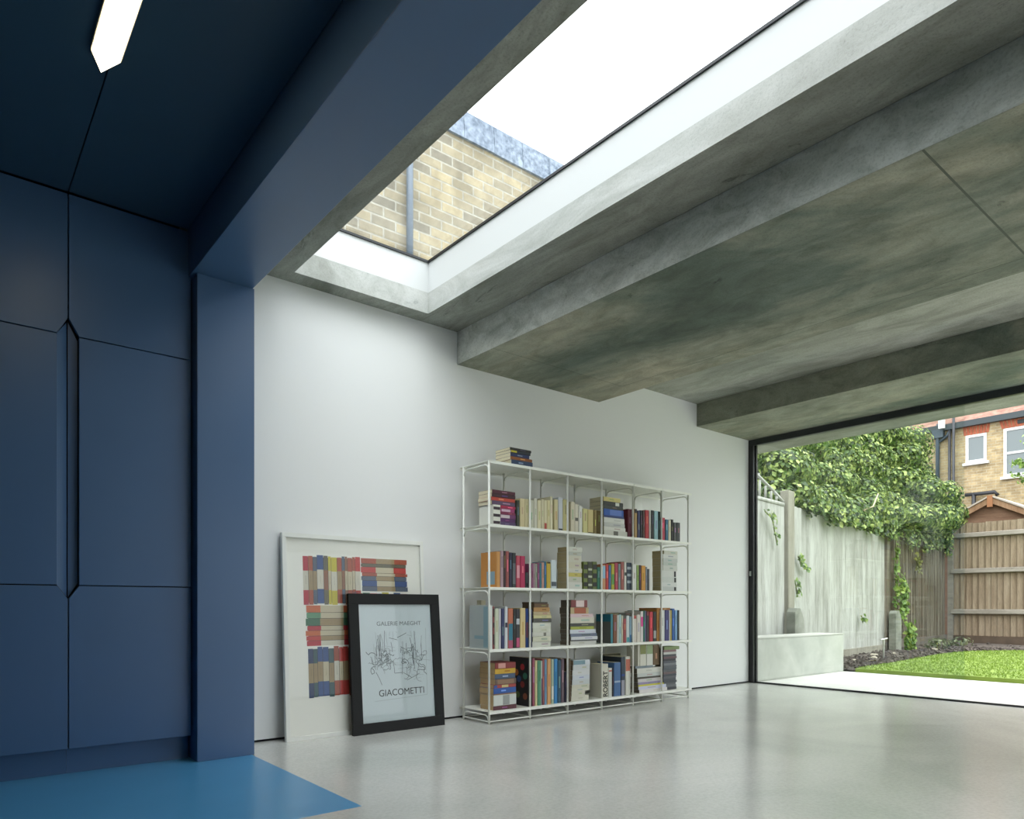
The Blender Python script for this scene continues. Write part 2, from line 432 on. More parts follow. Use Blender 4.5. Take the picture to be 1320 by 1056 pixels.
# ------------------------------------------------------------------ kitchen
def cabinets():
    yf = 3.90
    yb = 4.49
    seams = [-1.16, -.61, -.06, .49, 1.038]
    names = {3: 'blue tall cabinet beside the blue column', 2: 'blue tall cabinet at the left edge of the photo',
             1: 'blue tall cabinet second from the left end of the run', 0: 'blue tall cabinet at the left end of the run'}
    g = .0025; hw = .042; zt, zb_, zm, zp = 2.083, .9, 2.163, .837
    for i in range(4):
        x0, x1 = seams[i], seams[i + 1]
        r = empty('tall_cabinet', ((x0 + x1) / 2, yf, 0)); tag(r, names[i], 'cabinet', 'blue tall cabinets along the kitchen wall')
        cx = (x0 + x1) / 2; a, c = x0 - cx + g, x1 - cx - g
        b = MB(); b.box(a, c, .05, yb - yf, .125, 2.745); b.build('carcass', M['gap'], r)
        L = hw if i > 0 else 0; Rr = hw if i < 3 else 0
        def door(z0, z1, lt, rt, lb, rb, nm='door'):
            # lt.. = chamfer flags: hex handle recess meets the door corners
            p = []
            if lb: p += [(a, z0 + (zm - zt)), ] if lb == 2 else []
            return p
        # upper door: its lower corners are cut by the tip of the recess
        p = [(a, 2.75), (a, zm if L else zt + g)] + ([(a + L, zt + g)] if L else []) + ([(c - Rr, zt + g), (c, zm)] if Rr else [(c, zt + g)]) + [(c, 2.75)]
        MB().prism(p, 'y', 0, .022).build('door', M['blue'], r, bevel=.0015)
        # tall middle door, narrowed by the recess
        p = [(a + L, zt - g), (a + L, zb_ + g), (c - Rr, zb_ + g), (c - Rr, zt - g)]
        MB().prism(p, 'y', 0, .022).build('door', M['blue'], r, bevel=.0015)
        p = [(a + L, zb_ - g), (a, zp)] if L else [(a, zb_ - g)]
        p += [(a, .127), (c, .127)] + ([(c, zp), (c - Rr, zb_ - g)] if Rr else [(c, zb_ - g)])
        MB().prism(p, 'y', 0, .022).build('door', M['blue'], r, bevel=.0015)
        b = MB(); b.box(a - g, c + g - .001, .06, .08, 0, .122); b.build('plinth', M['blue'], r)
        # angled finger recess on the right stile
        if Rr:
            b = MB()
            pts = [(c - Rr, zt), (c, zm), (c, zp), (c - Rr, zb_)]
            q = [(c - Rr, .004, zt), (c, .034, zm - .01), (c, .034, zp + .01), (c - Rr, .004, zb_)]
            b.face([(v[0], v[1], v[2]) for v in q]); b.face([(v[0], v[1] + .004, v[2]) for v in q][::-1])
            for u, v in zip(q, q[1:] + q[:1]): b.face([u, v, (v[0], v[1] + .004, v[2]), (u[0], u[1] + .004, u[2])])
            b.build('finger_recess', M['blue'], r)
        if L:
            b = MB(); b.prism([(a, zp + .008), (a + L - .003, zb_ + .01), (a + L - .003, zt - .01), (a, zm - .008)], 'y', .036, .04)
            b.build('finger_recess', M['blue'], r)
cabinets()

def lamp():
    x0, x1, tip, ysh, z = .421, .516, 2.925, 2.825, 2.757
    r = empty('ceiling_lamp', ((x0 + x1) / 2, 1.9, z)); tag(r, 'slim white glowing ceiling light with a pointed end on the blue ceiling', 'lamp')
    cx, cy = (x0 + x1) / 2, 1.9
    def out(e): return [(-(x1 - x0) / 2 + e, 1.0 - cy + e), ((x1 - x0) / 2 - e, 1.0 - cy + e), ((x1 - x0) / 2 - e, ysh - cy), (0, tip - cy - e * 1.4), (-(x1 - x0) / 2 + e, ysh - cy)]
    b = MB(); b.prism(out(0), 'z', -.016, 0); b.build('housing', mat('lamp_housing', (214, 208, 190), .5), r)
    b = MB(); b.prism(out(.004), 'z', -.019, -.0165); b.build('diffuser', emit('lamp_diffuser', (255, 242, 208), 3.4), r)
lamp()
BOOKS = [  # kind, row, bay, stack, look, colour, x, y, z, thickness, length, depth, bands, cover, text, page colour
 ('h', 0, 1, 'stack', 'black and cream', (50, 48, 45), 3.104, 3.79, 1.894, 0.018, 0.195, 0.162, [], None, None, None),
 ('h', 0, 1, 'stack', 'charcoal with yellow label', (45, 50, 60), 3.106, 3.79, 1.874, 0.02, 0.183, 0.165, [(0, 0.3, (190, 180, 60))], None, None, None),
 ('h', 0, 1, 'stack', 'navy', (45, 55, 95), 3.106, 3.79, 1.849, 0.025, 0.173, 0.165, [], None, None, None),
 ('h', 0, 1, 'stack', 'orange brown', (140, 85, 45), 3.106, 3.79, 1.827, 0.022, 0.197, 0.165, [], None, None, None),
 ('h', 0, 1, 'stack', 'slate blue', (48, 66, 95), 3.109, 3.79, 1.792, 0.035, 0.194, 0.168, [], None, None, None),
 ('h', 1, 1, 'upper stack', 'maroon and black', (80, 35, 50), 2.949, 3.8, 1.5765, 0.025, 0.205, 0.153, [], None, None, None),
 ('h', 1, 1, 'upper stack', 'dark maroon', (62, 30, 40), 2.946, 3.8, 1.5525, 0.024, 0.208, 0.149, [], None, None, None),
 ('h', 1, 1, 'upper stack', 'orange red', (190, 70, 55), 2.946, 3.8, 1.5275, 0.025, 0.21, 0.149, [], None, None, None),
 ('h', 1, 1, 'upper stack', 'grey purple', (92, 72, 98), 2.949, 3.8, 1.4995, 0.028, 0.205, 0.153, [], None, None, None),
 ('v', 1, 1, None, 'white book with three dark roundels', (222, 222, 210), 2.953, 3.8, 1.36, 0.065, 0.139, 0.158, [(0.05, 0.2, (50, 35, 45)), (0.4, 0.55, (50, 35, 45)), (0.75, 0.9, (50, 35, 45))], None, None, None),
 ('h', 1, 1, 'lower stack', 'crimson', (165, 35, 75), 3.021, 3.8, 1.479, 0.02, 0.133, 0.093, [], None, None, None),
 ('h', 1, 1, 'lower stack', 'magenta with pale title', (150, 50, 105), 3.021, 3.8, 1.455, 0.024, 0.131, 0.093, [(0.1, 0.7, (205, 170, 190))], None, None, None),
 ('h', 1, 1, 'lower stack', 'wine red', (120, 30, 70), 3.021, 3.8, 1.438, 0.017, 0.133, 0.093, [], None, None, None),
 ('h', 1, 1, 'lower stack', 'plum with white title', (110, 50, 100), 3.021, 3.8, 1.41, 0.028, 0.133, 0.093, [(0, 0.6, (205, 190, 195))], None, None, None),
 ('h', 1, 1, 'lower stack', 'deep purple', (84, 40, 96), 3.021, 3.8, 1.386, 0.024, 0.135, 0.093, [], None, None, None),
 ('h', 1, 1, 'lower stack', 'violet and grey', (80, 62, 100), 3.021, 3.8, 1.36, 0.026, 0.138, 0.093, [], None, None, None),
 ('v', 1, 1, None, 'dark green slim', (60, 66, 55), 3.164, 3.8, 1.36, 0.026, 0.187, 0.2, [], None, None, None),
 ('v', 1, 1, None, 'tan cream thick', (203, 190, 148), 3.194, 3.8, 1.36, 0.044, 0.203, 0.138, [], None, None, None),
 ('v', 1, 1, None, 'cream', (210, 200, 160), 3.241, 3.8, 1.36, 0.035, 0.204, 0.139, [], None, None, None),
 ('v', 1, 2, None, 'pale grey green', (196, 196, 176), 3.28, 3.8, 1.36, 0.042, 0.199, 0.135, [], None, None, None),
 ('v', 1, 2, None, 'off white', (206, 204, 186), 3.325, 3.8, 1.36, 0.031, 0.216, 0.147, [], None, None, None),
 ('v', 1, 2, None, 'ivory', (214, 206, 170), 3.359, 3.8, 1.36, 0.035, 0.206, 0.14, [], None, None, None),
 ('v', 1, 2, None, 'pale cream', (208, 200, 168), 3.397, 3.8, 1.36, 0.023, 0.216, 0.147, [], None, None, None),
 ('v', 1, 2, None, 'cream with red foot label', (214, 206, 170), 3.422, 3.8, 1.36, 0.028, 0.212, 0.144, [(0.01, 0.22, (170, 60, 50))], None, None, None),
 ('v', 1, 2, None, 'yellow cream', (214, 204, 158), 3.452, 3.8, 1.36, 0.029, 0.215, 0.146, [], None, None, None),
 ('v', 1, 2, None, 'slim tall ivory', (218, 212, 180), 3.484, 3.8, 1.36, 0.023, 0.244, 0.166, [], None, None, None),
 ('v', 1, 2, None, 'buff', (206, 196, 152), 3.524, 3.8, 1.36, 0.037, 0.228, 0.155, [], None, None, None),
 ('v', 1, 2, None, 'grey white with black foot label', (196, 200, 204), 3.564, 3.8, 1.36, 0.045, 0.247, 0.168, [(0.02, 0.07, (28, 29, 32))], None, None, None),
 ('v', 1, 2, None, 'pale yellow', (212, 204, 150), 3.612, 3.8, 1.36, 0.05, 0.237, 0.161, [], None, None, None),
 ('v', 1, 3, None, 'off white tall', (214, 206, 182), 3.691, 3.8, 1.36, 0.041, 0.228, 0.155, [], None, None, None),
 ('v', 1, 3, None, 'white with small dark mark', (214, 208, 188), 3.734, 3.8, 1.36, 0.038, 0.214, 0.146, [(0.4, 0.52, (90, 90, 80))], None, None, None),
 ('v', 1, 3, None, 'bright white slim', (222, 222, 212), 3.778, 3.8, 1.36, 0.036, 0.206, 0.14, [], None, None, None),
 ('v', 1, 3, None, 'pale yellow thick', (206, 200, 140), 3.82, 3.8, 1.36, 0.051, 0.187, 0.127, [], None, None, None),
 ('v', 1, 3, None, 'straw yellow', (204, 188, 132), 3.874, 3.8, 1.36, 0.06, 0.185, 0.126, [(0.02, 0.06, (70, 60, 40))], None, None, None),
 ('v', 1, 3, None, 'olive brown', (128, 110, 60), 3.941, 3.8, 1.36, 0.031, 0.186, 0.126, [], None, None, None),
 ('v', 1, 3, None, 'dark mustard', (110, 94, 52), 3.975, 3.8, 1.36, 0.046, 0.185, 0.126, [], None, None, None),
 ('h', 1, 4, 'stack', 'yellow buff', (208, 196, 128), 4.049, 3.8, 1.629, 0.033, 0.197, 0.149, [], None, None, None),
 ('h', 1, 4, 'stack', 'black with white flash', (48, 52, 50), 4.05, 3.8, 1.596, 0.033, 0.226, 0.15, [(0.6, 0.8, (210, 214, 205))], None, None, None),
 ('h', 1, 4, 'stack', 'dark green grey', (60, 66, 60), 4.053, 3.8, 1.569, 0.027, 0.227, 0.152, [], None, None, None),
 ('h', 1, 4, 'stack', 'bright blue', (40, 88, 168), 4.055, 3.8, 1.518, 0.051, 0.233, 0.154, [(0.3, 0.9, (90, 120, 190))], None, None, None),
 ('h', 1, 4, 'stack', 'navy edged', (50, 68, 120), 4.057, 3.8, 1.503, 0.015, 0.231, 0.156, [], None, None, None),
 ('h', 1, 4, 'stack', 'white', (214, 216, 208), 4.059, 3.8, 1.462, 0.041, 0.235, 0.158, [], None, None, None),
 ('h', 1, 4, 'stack', 'light grey', (190, 192, 186), 4.059, 3.8, 1.431, 0.031, 0.241, 0.158, [], None, None, None),
 ('h', 1, 4, 'stack', 'white slim', (216, 216, 206), 4.06, 3.8, 1.401, 0.03, 0.252, 0.159, [], None, None, None),
 ('h', 1, 4, 'stack', 'off white with grey badge', (208, 208, 196), 4.055, 3.8, 1.36, 0.041, 0.271, 0.154, [(0.4, 0.6, (110, 110, 100))], None, None, None),
 ('v', 1, 4, None, 'maroon', (98, 32, 50), 4.333, 3.8, 1.36, 0.049, 0.229, 0.156, [], None, None, None),
 ('v', 1, 5, None, 'tan with black cap', (170, 140, 90), 4.411, 3.8, 1.36, 0.035, 0.236, 0.16, [(0.86, 1, (28, 29, 32))], None, None, None),
 ('v', 1, 5, None, 'navy', (50, 58, 98), 4.451, 3.8, 1.36, 0.032, 0.226, 0.154, [], None, None, None),
 ('v', 1, 5, None, 'black', (34, 36, 40), 4.486, 3.8, 1.36, 0.027, 0.231, 0.157, [], None, None, None),
 ('v', 1, 5, None, 'dark brown', (74, 52, 44), 4.517, 3.8, 1.36, 0.026, 0.233, 0.158, [], None, None, None),
 ('v', 1, 5, None, 'bright red', (178, 50, 56), 4.547, 3.8, 1.36, 0.047, 0.239, 0.163, [], None, None, None),
 ('v', 1, 5, None, 'pale grey', (196, 198, 192), 4.598, 3.8, 1.36, 0.023, 0.24, 0.163, [], None, None, None),
 ('v', 1, 5, None, 'black thick', (30, 34, 36), 4.625, 3.8, 1.36, 0.034, 0.243, 0.165, [], None, None, None),
 ('v', 1, 5, None, 'pale blue', (152, 190, 196), 4.663, 3.8, 1.36, 0.051, 0.242, 0.165, [], None, None, None),
 ('v', 1, 5, None, 'dark green', (36, 54, 44), 4.718, 3.8, 1.36, 0.027, 0.241, 0.164, [], None, None, None),
 ('v', 1, 6, None, 'crimson slim', (182, 60, 78), 4.753, 3.8, 1.36, 0.051, 0.193, 0.131, [], None, None, None),
 ('v', 1, 6, None, 'teal blue', (52, 110, 138), 4.812, 3.8, 1.36, 0.036, 0.182, 0.124, [], None, None, None),
 ('v', 1, 6, None, 'cream slim', (214, 208, 184), 4.852, 3.8, 1.36, 0.034, 0.181, 0.123, [], None, None, None),
 ('v', 1, 6, None, 'black slim', (36, 36, 36), 4.89, 3.8, 1.36, 0.029, 0.187, 0.127, [], None, None, None),
 ('v', 1, 6, None, 'dark grey', (82, 84, 84), 4.924, 3.8, 1.36, 0.04, 0.165, 0.12, [], None, None, None),
 ('v', 1, 6, None, 'charcoal grey', (74, 76, 78), 4.968, 3.8, 1.36, 0.044, 0.167, 0.12, [], None, None, None),
 ('v', 2, 1, None, 'orange with pale blue cover picture', (198, 146, 84), 2.984, 3.8, 0.932, 0.031, 0.245, 0.177, [], ((205, 140, 66), (140, 170, 185)), None, None),
 ('v', 2, 1, None, 'pink grey striped', (168, 140, 148), 3.018, 3.8, 0.932, 0.027, 0.252, 0.171, [], None, None, None),
 ('v', 2, 1, None, 'dark brown', (60, 40, 42), 3.047, 3.8, 0.932, 0.018, 0.253, 0.172, [], None, None, None),
 ('v', 2, 1, None, 'brick red', (150, 80, 76), 3.067, 3.8, 0.932, 0.027, 0.253, 0.172, [], None, None, None),
 ('v', 2, 1, None, 'navy black', (42, 38, 62), 3.096, 3.8, 0.932, 0.025, 0.245, 0.167, [], None, None, None),
 ('v', 2, 1, None, 'black with grey lettering', (44, 46, 50), 3.123, 3.8, 0.932, 0.033, 0.244, 0.166, [(0.1, 0.7, (90, 92, 98))], None, None, None),
 ('v', 2, 1, None, 'rose red with pale title', (184, 70, 90), 3.16, 3.8, 0.932, 0.034, 0.226, 0.154, [(0.3, 0.7, (216, 150, 160))], None, None, None),
 ('v', 2, 1, None, 'magenta red', (176, 40, 84), 3.197, 3.8, 0.932, 0.044, 0.225, 0.153, [], None, None, None),
 ('v', 2, 1, None, 'small dark grey', (70, 76, 78), 3.247, 3.8, 0.932, 0.024, 0.111, 0.12, [(0.1, 0.3, (28, 29, 32))], None, None, None),
 ('v', 2, 2, None, 'purple pink', (146, 84, 120), 3.301, 3.8, 0.932, 0.017, 0.175, 0.12, [], None, None, None),
 ('v', 2, 2, None, 'grey rose', (160, 130, 140), 3.319, 3.8, 0.932, 0.017, 0.177, 0.12, [], None, None, None),
 ('v', 2, 2, None, 'grey green slim', (150, 156, 140), 3.337, 3.8, 0.932, 0.02, 0.175, 0.12, [], None, None, None),
 ('v', 2, 2, None, 'plum', (128, 66, 104), 3.36, 3.8, 0.932, 0.019, 0.181, 0.123, [], None, None, None),
 ('v', 2, 2, None, 'teal', (60, 124, 140), 3.382, 3.8, 0.932, 0.016, 0.182, 0.124, [], None, None, None),
 ('v', 2, 2, None, 'pink tan', (190, 146, 130), 3.401, 3.8, 0.932, 0.022, 0.187, 0.127, [], None, None, None),
 ('v', 2, 2, None, 'dark teal', (30, 106, 136), 3.425, 3.8, 0.932, 0.02, 0.194, 0.132, [], None, None, None),
 ('v', 2, 2, None, 'yellow with dark top', (196, 168, 52), 3.448, 3.8, 0.932, 0.039, 0.194, 0.132, [(0.93, 1, (60, 50, 30))], None, None, None),
 ('v', 2, 2, None, 'pale blue and white', (196, 208, 212), 3.491, 3.8, 0.932, 0.055, 0.208, 0.141, [(0.08, 0.24, (70, 80, 90))], None, None, None),
 ('h', 2, 3, 'stack', 'white thick', (208, 210, 198), 3.67, 3.8, 1.21, 0.038, 0.142, 0.12, [], None, None, (190, 174, 134)),
 ('h', 2, 3, 'stack', 'pale grey slim', (186, 190, 180), 3.673, 3.8, 1.184, 0.026, 0.137, 0.123, [], None, None, (190, 174, 134)),
 ('h', 2, 3, 'stack', 'ivory', (204, 202, 184), 3.671, 3.8, 1.132, 0.052, 0.139, 0.121, [], None, None, (190, 174, 134)),
 ('h', 2, 3, 'stack', 'cream thick', (202, 198, 174), 3.669, 3.8, 1.087, 0.045, 0.141, 0.119, [], None, None, (190, 174, 134)),
 ('h', 2, 3, 'stack', 'off white', (208, 206, 190), 3.667, 3.8, 1.054, 0.033, 0.145, 0.117, [], None, None, (190, 174, 134)),
 ('h', 2, 3, 'stack', 'yellow edged', (196, 184, 92), 3.671, 3.8, 1.024, 0.03, 0.137, 0.121, [], None, None, (190, 174, 134)),
 ('h', 2, 3, 'stack', 'cream and grey', (196, 196, 180), 3.667, 3.8, 0.984, 0.04, 0.143, 0.117, [], None, None, (190, 174, 134)),
 ('h', 2, 3, 'stack', 'white', (212, 212, 202), 3.667, 3.8, 0.932, 0.052, 0.145, 0.117, [], None, None, (190, 174, 134)),
 ('v', 2, 3, None, 'green patterned volume with black title panel', (104, 118, 52), 3.825, 3.8, 0.932, 0.047, 0.21, 0.143, [(0.1, 0.26, (28, 29, 32)), (0.4, 0.58, (28, 29, 32)), (0.72, 0.9, (28, 29, 32))], None, None, None),
 ('v', 2, 3, None, 'black volume between two green patterned ones', (52, 58, 40), 3.874, 3.8, 0.932, 0.049, 0.212, 0.144, [(0.12, 0.2, (180, 185, 160)), (0.42, 0.5, (180, 185, 160)), (0.68, 0.76, (180, 185, 160))], None, None, None),
 ('v', 2, 3, None, 'olive green patterned', (96, 110, 48), 3.925, 3.8, 0.932, 0.049, 0.214, 0.146, [(0.1, 0.26, (28, 29, 32)), (0.4, 0.58, (28, 29, 32)), (0.72, 0.9, (28, 29, 32))], None, None, None),
 ('v', 2, 3, None, 'green and teal', (70, 130, 110), 3.978, 3.8, 0.932, 0.034, 0.174, 0.12, [], None, None, None),
 ('v', 2, 4, None, 'tan with light blue upper half', (190, 140, 100), 4.034, 3.8, 0.932, 0.037, 0.195, 0.133, [(0.45, 0.95, (140, 180, 205))], None, None, None),
 ('v', 2, 4, None, 'red', (186, 56, 56), 4.074, 3.8, 0.932, 0.03, 0.201, 0.137, [], None, None, None),
 ('v', 2, 4, None, 'blue', (66, 110, 160), 4.107, 3.8, 0.932, 0.026, 0.194, 0.132, [], None, None, None),
 ('v', 2, 4, None, 'yellow and green', (176, 168, 48), 4.136, 3.8, 0.932, 0.038, 0.207, 0.141, [(0.2, 0.6, (90, 150, 70))], None, None, None),
 ('v', 2, 4, None, 'raspberry', (170, 60, 80), 4.178, 3.8, 0.932, 0.037, 0.214, 0.146, [], None, None, None),
 ('v', 2, 4, None, 'grey teal', (130, 150, 148), 4.219, 3.8, 0.932, 0.026, 0.209, 0.142, [], None, None, None),
 ('v', 2, 4, None, 'brown red', (150, 84, 76), 4.248, 3.8, 0.932, 0.037, 0.225, 0.153, [], None, None, None),
 ('v', 2, 4, None, 'white with black mark', (210, 208, 198), 4.289, 3.8, 0.932, 0.027, 0.231, 0.157, [(0.5, 0.62, (28, 29, 32))], None, None, None),
 ('v', 2, 4, None, 'slate with white pattern', (56, 70, 84), 4.32, 3.8, 0.932, 0.058, 0.222, 0.151, [(0.25, 0.35, (170, 180, 186)), (0.5, 0.6, (170, 180, 186)), (0.75, 0.85, (170, 180, 186))], None, None, None),
 ('v', 2, 5, None, 'white thick', (212, 214, 206), 4.387, 3.8, 0.932, 0.051, 0.214, 0.146, [], None, None, None),
 ('v', 2, 5, None, 'green and white', (150, 176, 100), 4.445, 3.8, 0.932, 0.023, 0.207, 0.141, [], None, None, None),
 ('v', 2, 5, None, 'dark plum', (72, 44, 58), 4.472, 3.8, 0.932, 0.024, 0.208, 0.141, [], None, None, None),
 ('v', 2, 5, None, 'amber orange', (206, 148, 60), 4.501, 3.8, 0.932, 0.049, 0.205, 0.139, [], None, None, None),
 ('v', 2, 5, None, 'grey blue slim', (140, 150, 160), 4.555, 3.8, 0.932, 0.019, 0.196, 0.133, [], None, None, None),
 ('v', 2, 5, None, 'charcoal', (62, 66, 72), 4.578, 3.8, 0.932, 0.024, 0.18, 0.122, [], None, None, None),
 ('h', 2, 6, 'stack', 'white with brown page edges', (206, 206, 192), 4.8, 3.8, 1.246, 0.031, 0.181, 0.128, [], None, None, (190, 174, 134)),
 ('h', 2, 6, 'stack', 'white glossy', (214, 216, 208), 4.786, 3.8, 1.212, 0.034, 0.198, 0.117, [], None, None, (190, 174, 134)),
 ('h', 2, 6, 'stack', 'light grey', (196, 200, 194), 4.786, 3.8, 1.178, 0.034, 0.191, 0.117, [], None, None, (190, 174, 134)),
 ('h', 2, 6, 'stack', 'pale grey green', (190, 196, 188), 4.782, 3.8, 1.149, 0.029, 0.191, 0.114, [], None, None, (190, 174, 134)),
 ('h', 2, 6, 'stack', 'off white thick', (206, 208, 200), 4.78, 3.8, 1.106, 0.043, 0.193, 0.112, [], None, None, (190, 174, 134)),
 ('h', 2, 6, 'stack', 'white with black end mark', (212, 214, 208), 4.777, 3.8, 1.051, 0.055, 0.187, 0.109, [(0.82, 0.95, (28, 29, 32))], None, None, (190, 174, 134)),
 ('h', 2, 6, 'stack', 'grey white with black end mark', (204, 208, 202), 4.774, 3.8, 1.004, 0.047, 0.19, 0.107, [(0.82, 0.95, (28, 29, 32))], None, None, (190, 174, 134)),
 ('h', 2, 6, 'stack', 'cool white', (214, 216, 212), 4.772, 3.8, 0.97, 0.034, 0.192, 0.105, [], None, None, (190, 174, 134)),
 ('h', 2, 6, 'stack', 'pale grey with black end mark', (198, 202, 198), 4.766, 3.8, 0.932, 0.038, 0.198, 0.1, [(0.82, 0.95, (28, 29, 32))], None, None, (190, 174, 134)),
 ('v', 3, 1, None, 'white magazine with grey photo cover', (216, 218, 214), 2.926, 3.8, 0.508, 0.022, 0.301, 0.234, [], ((176, 184, 182), (140, 170, 180)), None, None),
 ('v', 3, 1, None, 'black and pink patterned', (140, 80, 80), 2.951, 3.8, 0.508, 0.016, 0.293, 0.199, [(0.1, 0.35, (28, 29, 32)), (0.5, 0.62, (28, 29, 32)), (0.75, 0.95, (28, 29, 32))], None, None, None),
 ('v', 3, 1, None, 'pale green white thick', (200, 206, 184), 2.97, 3.8, 0.508, 0.033, 0.278, 0.189, [], None, None, None),
 ('v', 3, 1, None, 'white with violet edge', (206, 202, 206), 3.005, 3.8, 0.508, 0.017, 0.278, 0.189, [], None, None, None),
 ('v', 3, 1, None, 'navy and white', (44, 50, 92), 3.025, 3.8, 0.508, 0.028, 0.278, 0.189, [], None, None, None),
 ('v', 3, 1, None, 'white with dark panel', (206, 210, 214), 3.056, 3.8, 0.508, 0.027, 0.291, 0.198, [(0.5, 0.62, (30, 30, 60))], None, None, None),
 ('v', 3, 1, None, 'orange above teal above pink', (190, 110, 80), 3.087, 3.8, 0.508, 0.044, 0.278, 0.189, [(0, 0.2, (170, 80, 110)), (0.2, 0.62, (40, 120, 140))], None, None, None),
 ('v', 3, 1, None, 'black', (36, 38, 36), 3.134, 3.8, 0.508, 0.021, 0.274, 0.186, [], None, None, None),
 ('v', 3, 1, None, 'black with pink foot', (50, 50, 54), 3.157, 3.8, 0.508, 0.036, 0.275, 0.187, [(0.02, 0.26, (190, 80, 120)), (0.6, 0.75, (190, 195, 200))], None, None, None),
 ('v', 3, 1, None, 'cream yellow', (212, 192, 140), 3.196, 3.8, 0.508, 0.049, 0.281, 0.191, [], None, None, None),
 ('v', 3, 1, None, 'blue and rust', (44, 74, 140), 3.248, 3.8, 0.508, 0.022, 0.278, 0.189, [(0.25, 0.65, (120, 70, 80))], None, None, None),
 ('v', 3, 2, None, 'dark navy', (34, 40, 72), 3.275, 3.8, 0.508, 0.035, 0.268, 0.182, [], None, None, None),
 ('h', 3, 2, 'stack', 'black brown slim', (52, 42, 34), 3.327, 3.8, 0.82, 0.012, 0.133, 0.13, [], None, None, (116, 98, 76)),
 ('h', 3, 2, 'stack', 'brown', (104, 76, 46), 3.327, 3.8, 0.793, 0.027, 0.14, 0.13, [], None, None, (116, 98, 76)),
 ('h', 3, 2, 'stack', 'tan orange', (176, 134, 78), 3.325, 3.8, 0.762, 0.031, 0.153, 0.128, [], None, None, (116, 98, 76)),
 ('h', 3, 2, 'stack', 'buff', (190, 172, 134), 3.321, 3.8, 0.737, 0.025, 0.166, 0.123, [], None, None, (116, 98, 76)),
 ('h', 3, 2, 'stack', 'pale yellow', (208, 202, 150), 3.321, 3.8, 0.714, 0.023, 0.172, 0.123, [], None, None, (116, 98, 76)),
 ('h', 3, 2, 'stack', 'charcoal striped', (78, 78, 72), 3.321, 3.8, 0.684, 0.03, 0.176, 0.123, [], None, None, (116, 98, 76)),
 ('h', 3, 2, 'stack', 'white thick', (212, 214, 200), 3.319, 3.8, 0.645, 0.039, 0.178, 0.12, [], None, None, (116, 98, 76)),
 ('h', 3, 2, 'stack', 'off white', (204, 206, 190), 3.318, 3.8, 0.614, 0.031, 0.179, 0.119, [], None, None, (116, 98, 76)),
 ('h', 3, 2, 'stack', 'white with dark mark', (210, 210, 198), 3.318, 3.8, 0.583, 0.031, 0.179, 0.119, [(0.6, 0.75, (120, 118, 108))], None, None, (116, 98, 76)),
 ('h', 3, 2, 'stack', 'ivory', (204, 204, 182), 3.317, 3.8, 0.546, 0.037, 0.178, 0.118, [], None, None, (116, 98, 76)),
 ('h', 3, 2, 'stack', 'grey white', (206, 208, 196), 3.316, 3.8, 0.508, 0.038, 0.179, 0.117, [], None, None, (116, 98, 76)),
 ('h', 3, 3, 'stack', 'maroon with white title', (128, 62, 62), 3.696, 3.8, 0.793, 0.056, 0.17, 0.114, [(0.3, 0.8, (220, 200, 196))], None, None, (112, 104, 90)),
 ('h', 3, 3, 'stack', 'sand with red title', (190, 170, 128), 3.698, 3.8, 0.744, 0.049, 0.195, 0.117, [(0.2, 0.85, (170, 90, 60))], None, None, (112, 104, 90)),
 ('h', 3, 3, 'stack', 'pink and white', (216, 190, 194), 3.691, 3.8, 0.718, 0.026, 0.243, 0.109, [], None, None, (112, 104, 90)),
 ('h', 3, 3, 'stack', 'ash white', (210, 206, 190), 3.691, 3.8, 0.673, 0.045, 0.252, 0.109, [], None, None, (112, 104, 90)),
 ('h', 3, 3, 'stack', 'dark grey slim', (70, 72, 68), 3.694, 3.8, 0.648, 0.025, 0.254, 0.112, [], None, None, (112, 104, 90)),
 ('h', 3, 3, 'stack', 'lime green', (168, 176, 72), 3.694, 3.8, 0.625, 0.023, 0.251, 0.112, [], None, None, (112, 104, 90)),
 ('h', 3, 3, 'stack', 'blue white thick', (206, 212, 220), 3.692, 3.8, 0.594, 0.031, 0.273, 0.11, [], None, None, (112, 104, 90)),
 ('h', 3, 3, 'stack', 'dark blue edged', (110, 120, 140), 3.692, 3.8, 0.571, 0.023, 0.28, 0.11, [], None, None, (112, 104, 90)),
 ('h', 3, 3, 'stack', 'white thin', (212, 214, 216), 3.698, 3.8, 0.547, 0.024, 0.28, 0.117, [], None, None, (112, 104, 90)),
 ('h', 3, 3, 'stack', 'charcoal and white', (84, 86, 88), 3.696, 3.8, 0.538, 0.009, 0.278, 0.114, [], None, None, (112, 104, 90)),
 ('h', 3, 3, 'stack', 'grey white bottom', (208, 208, 202), 3.696, 3.8, 0.508, 0.03, 0.275, 0.114, [], None, None, (112, 104, 90)),
 ('v', 3, 4, None, 'grey with a teal band across its cover', (60, 130, 140), 4.13, 3.8, 0.508, 0.026, 0.232, 0.158, [], ((96, 98, 92), (20, 108, 128)), None, None),
 ('v', 3, 4, None, 'rust brown', (120, 72, 44), 4.16, 3.8, 0.508, 0.042, 0.227, 0.154, [], None, None, None),
 ('v', 3, 4, None, 'white slim', (212, 212, 204), 4.206, 3.8, 0.508, 0.018, 0.223, 0.152, [], None, None, None),
 ('v', 3, 4, None, 'light teal and cream', (170, 200, 200), 4.227, 3.8, 0.508, 0.027, 0.227, 0.154, [], None, None, None),
 ('v', 3, 4, None, 'cream pale', (206, 200, 176), 4.258, 3.8, 0.508, 0.018, 0.219, 0.149, [], None, None, None),
 ('v', 3, 4, None, 'dark red slim', (150, 60, 66), 4.279, 3.8, 0.508, 0.033, 0.194, 0.132, [], None, None, None),
 ('v', 3, 4, None, 'white with teal line', (206, 214, 212), 4.315, 3.8, 0.508, 0.035, 0.218, 0.148, [(0.02, 0.2, (70, 150, 160))], None, None, None),
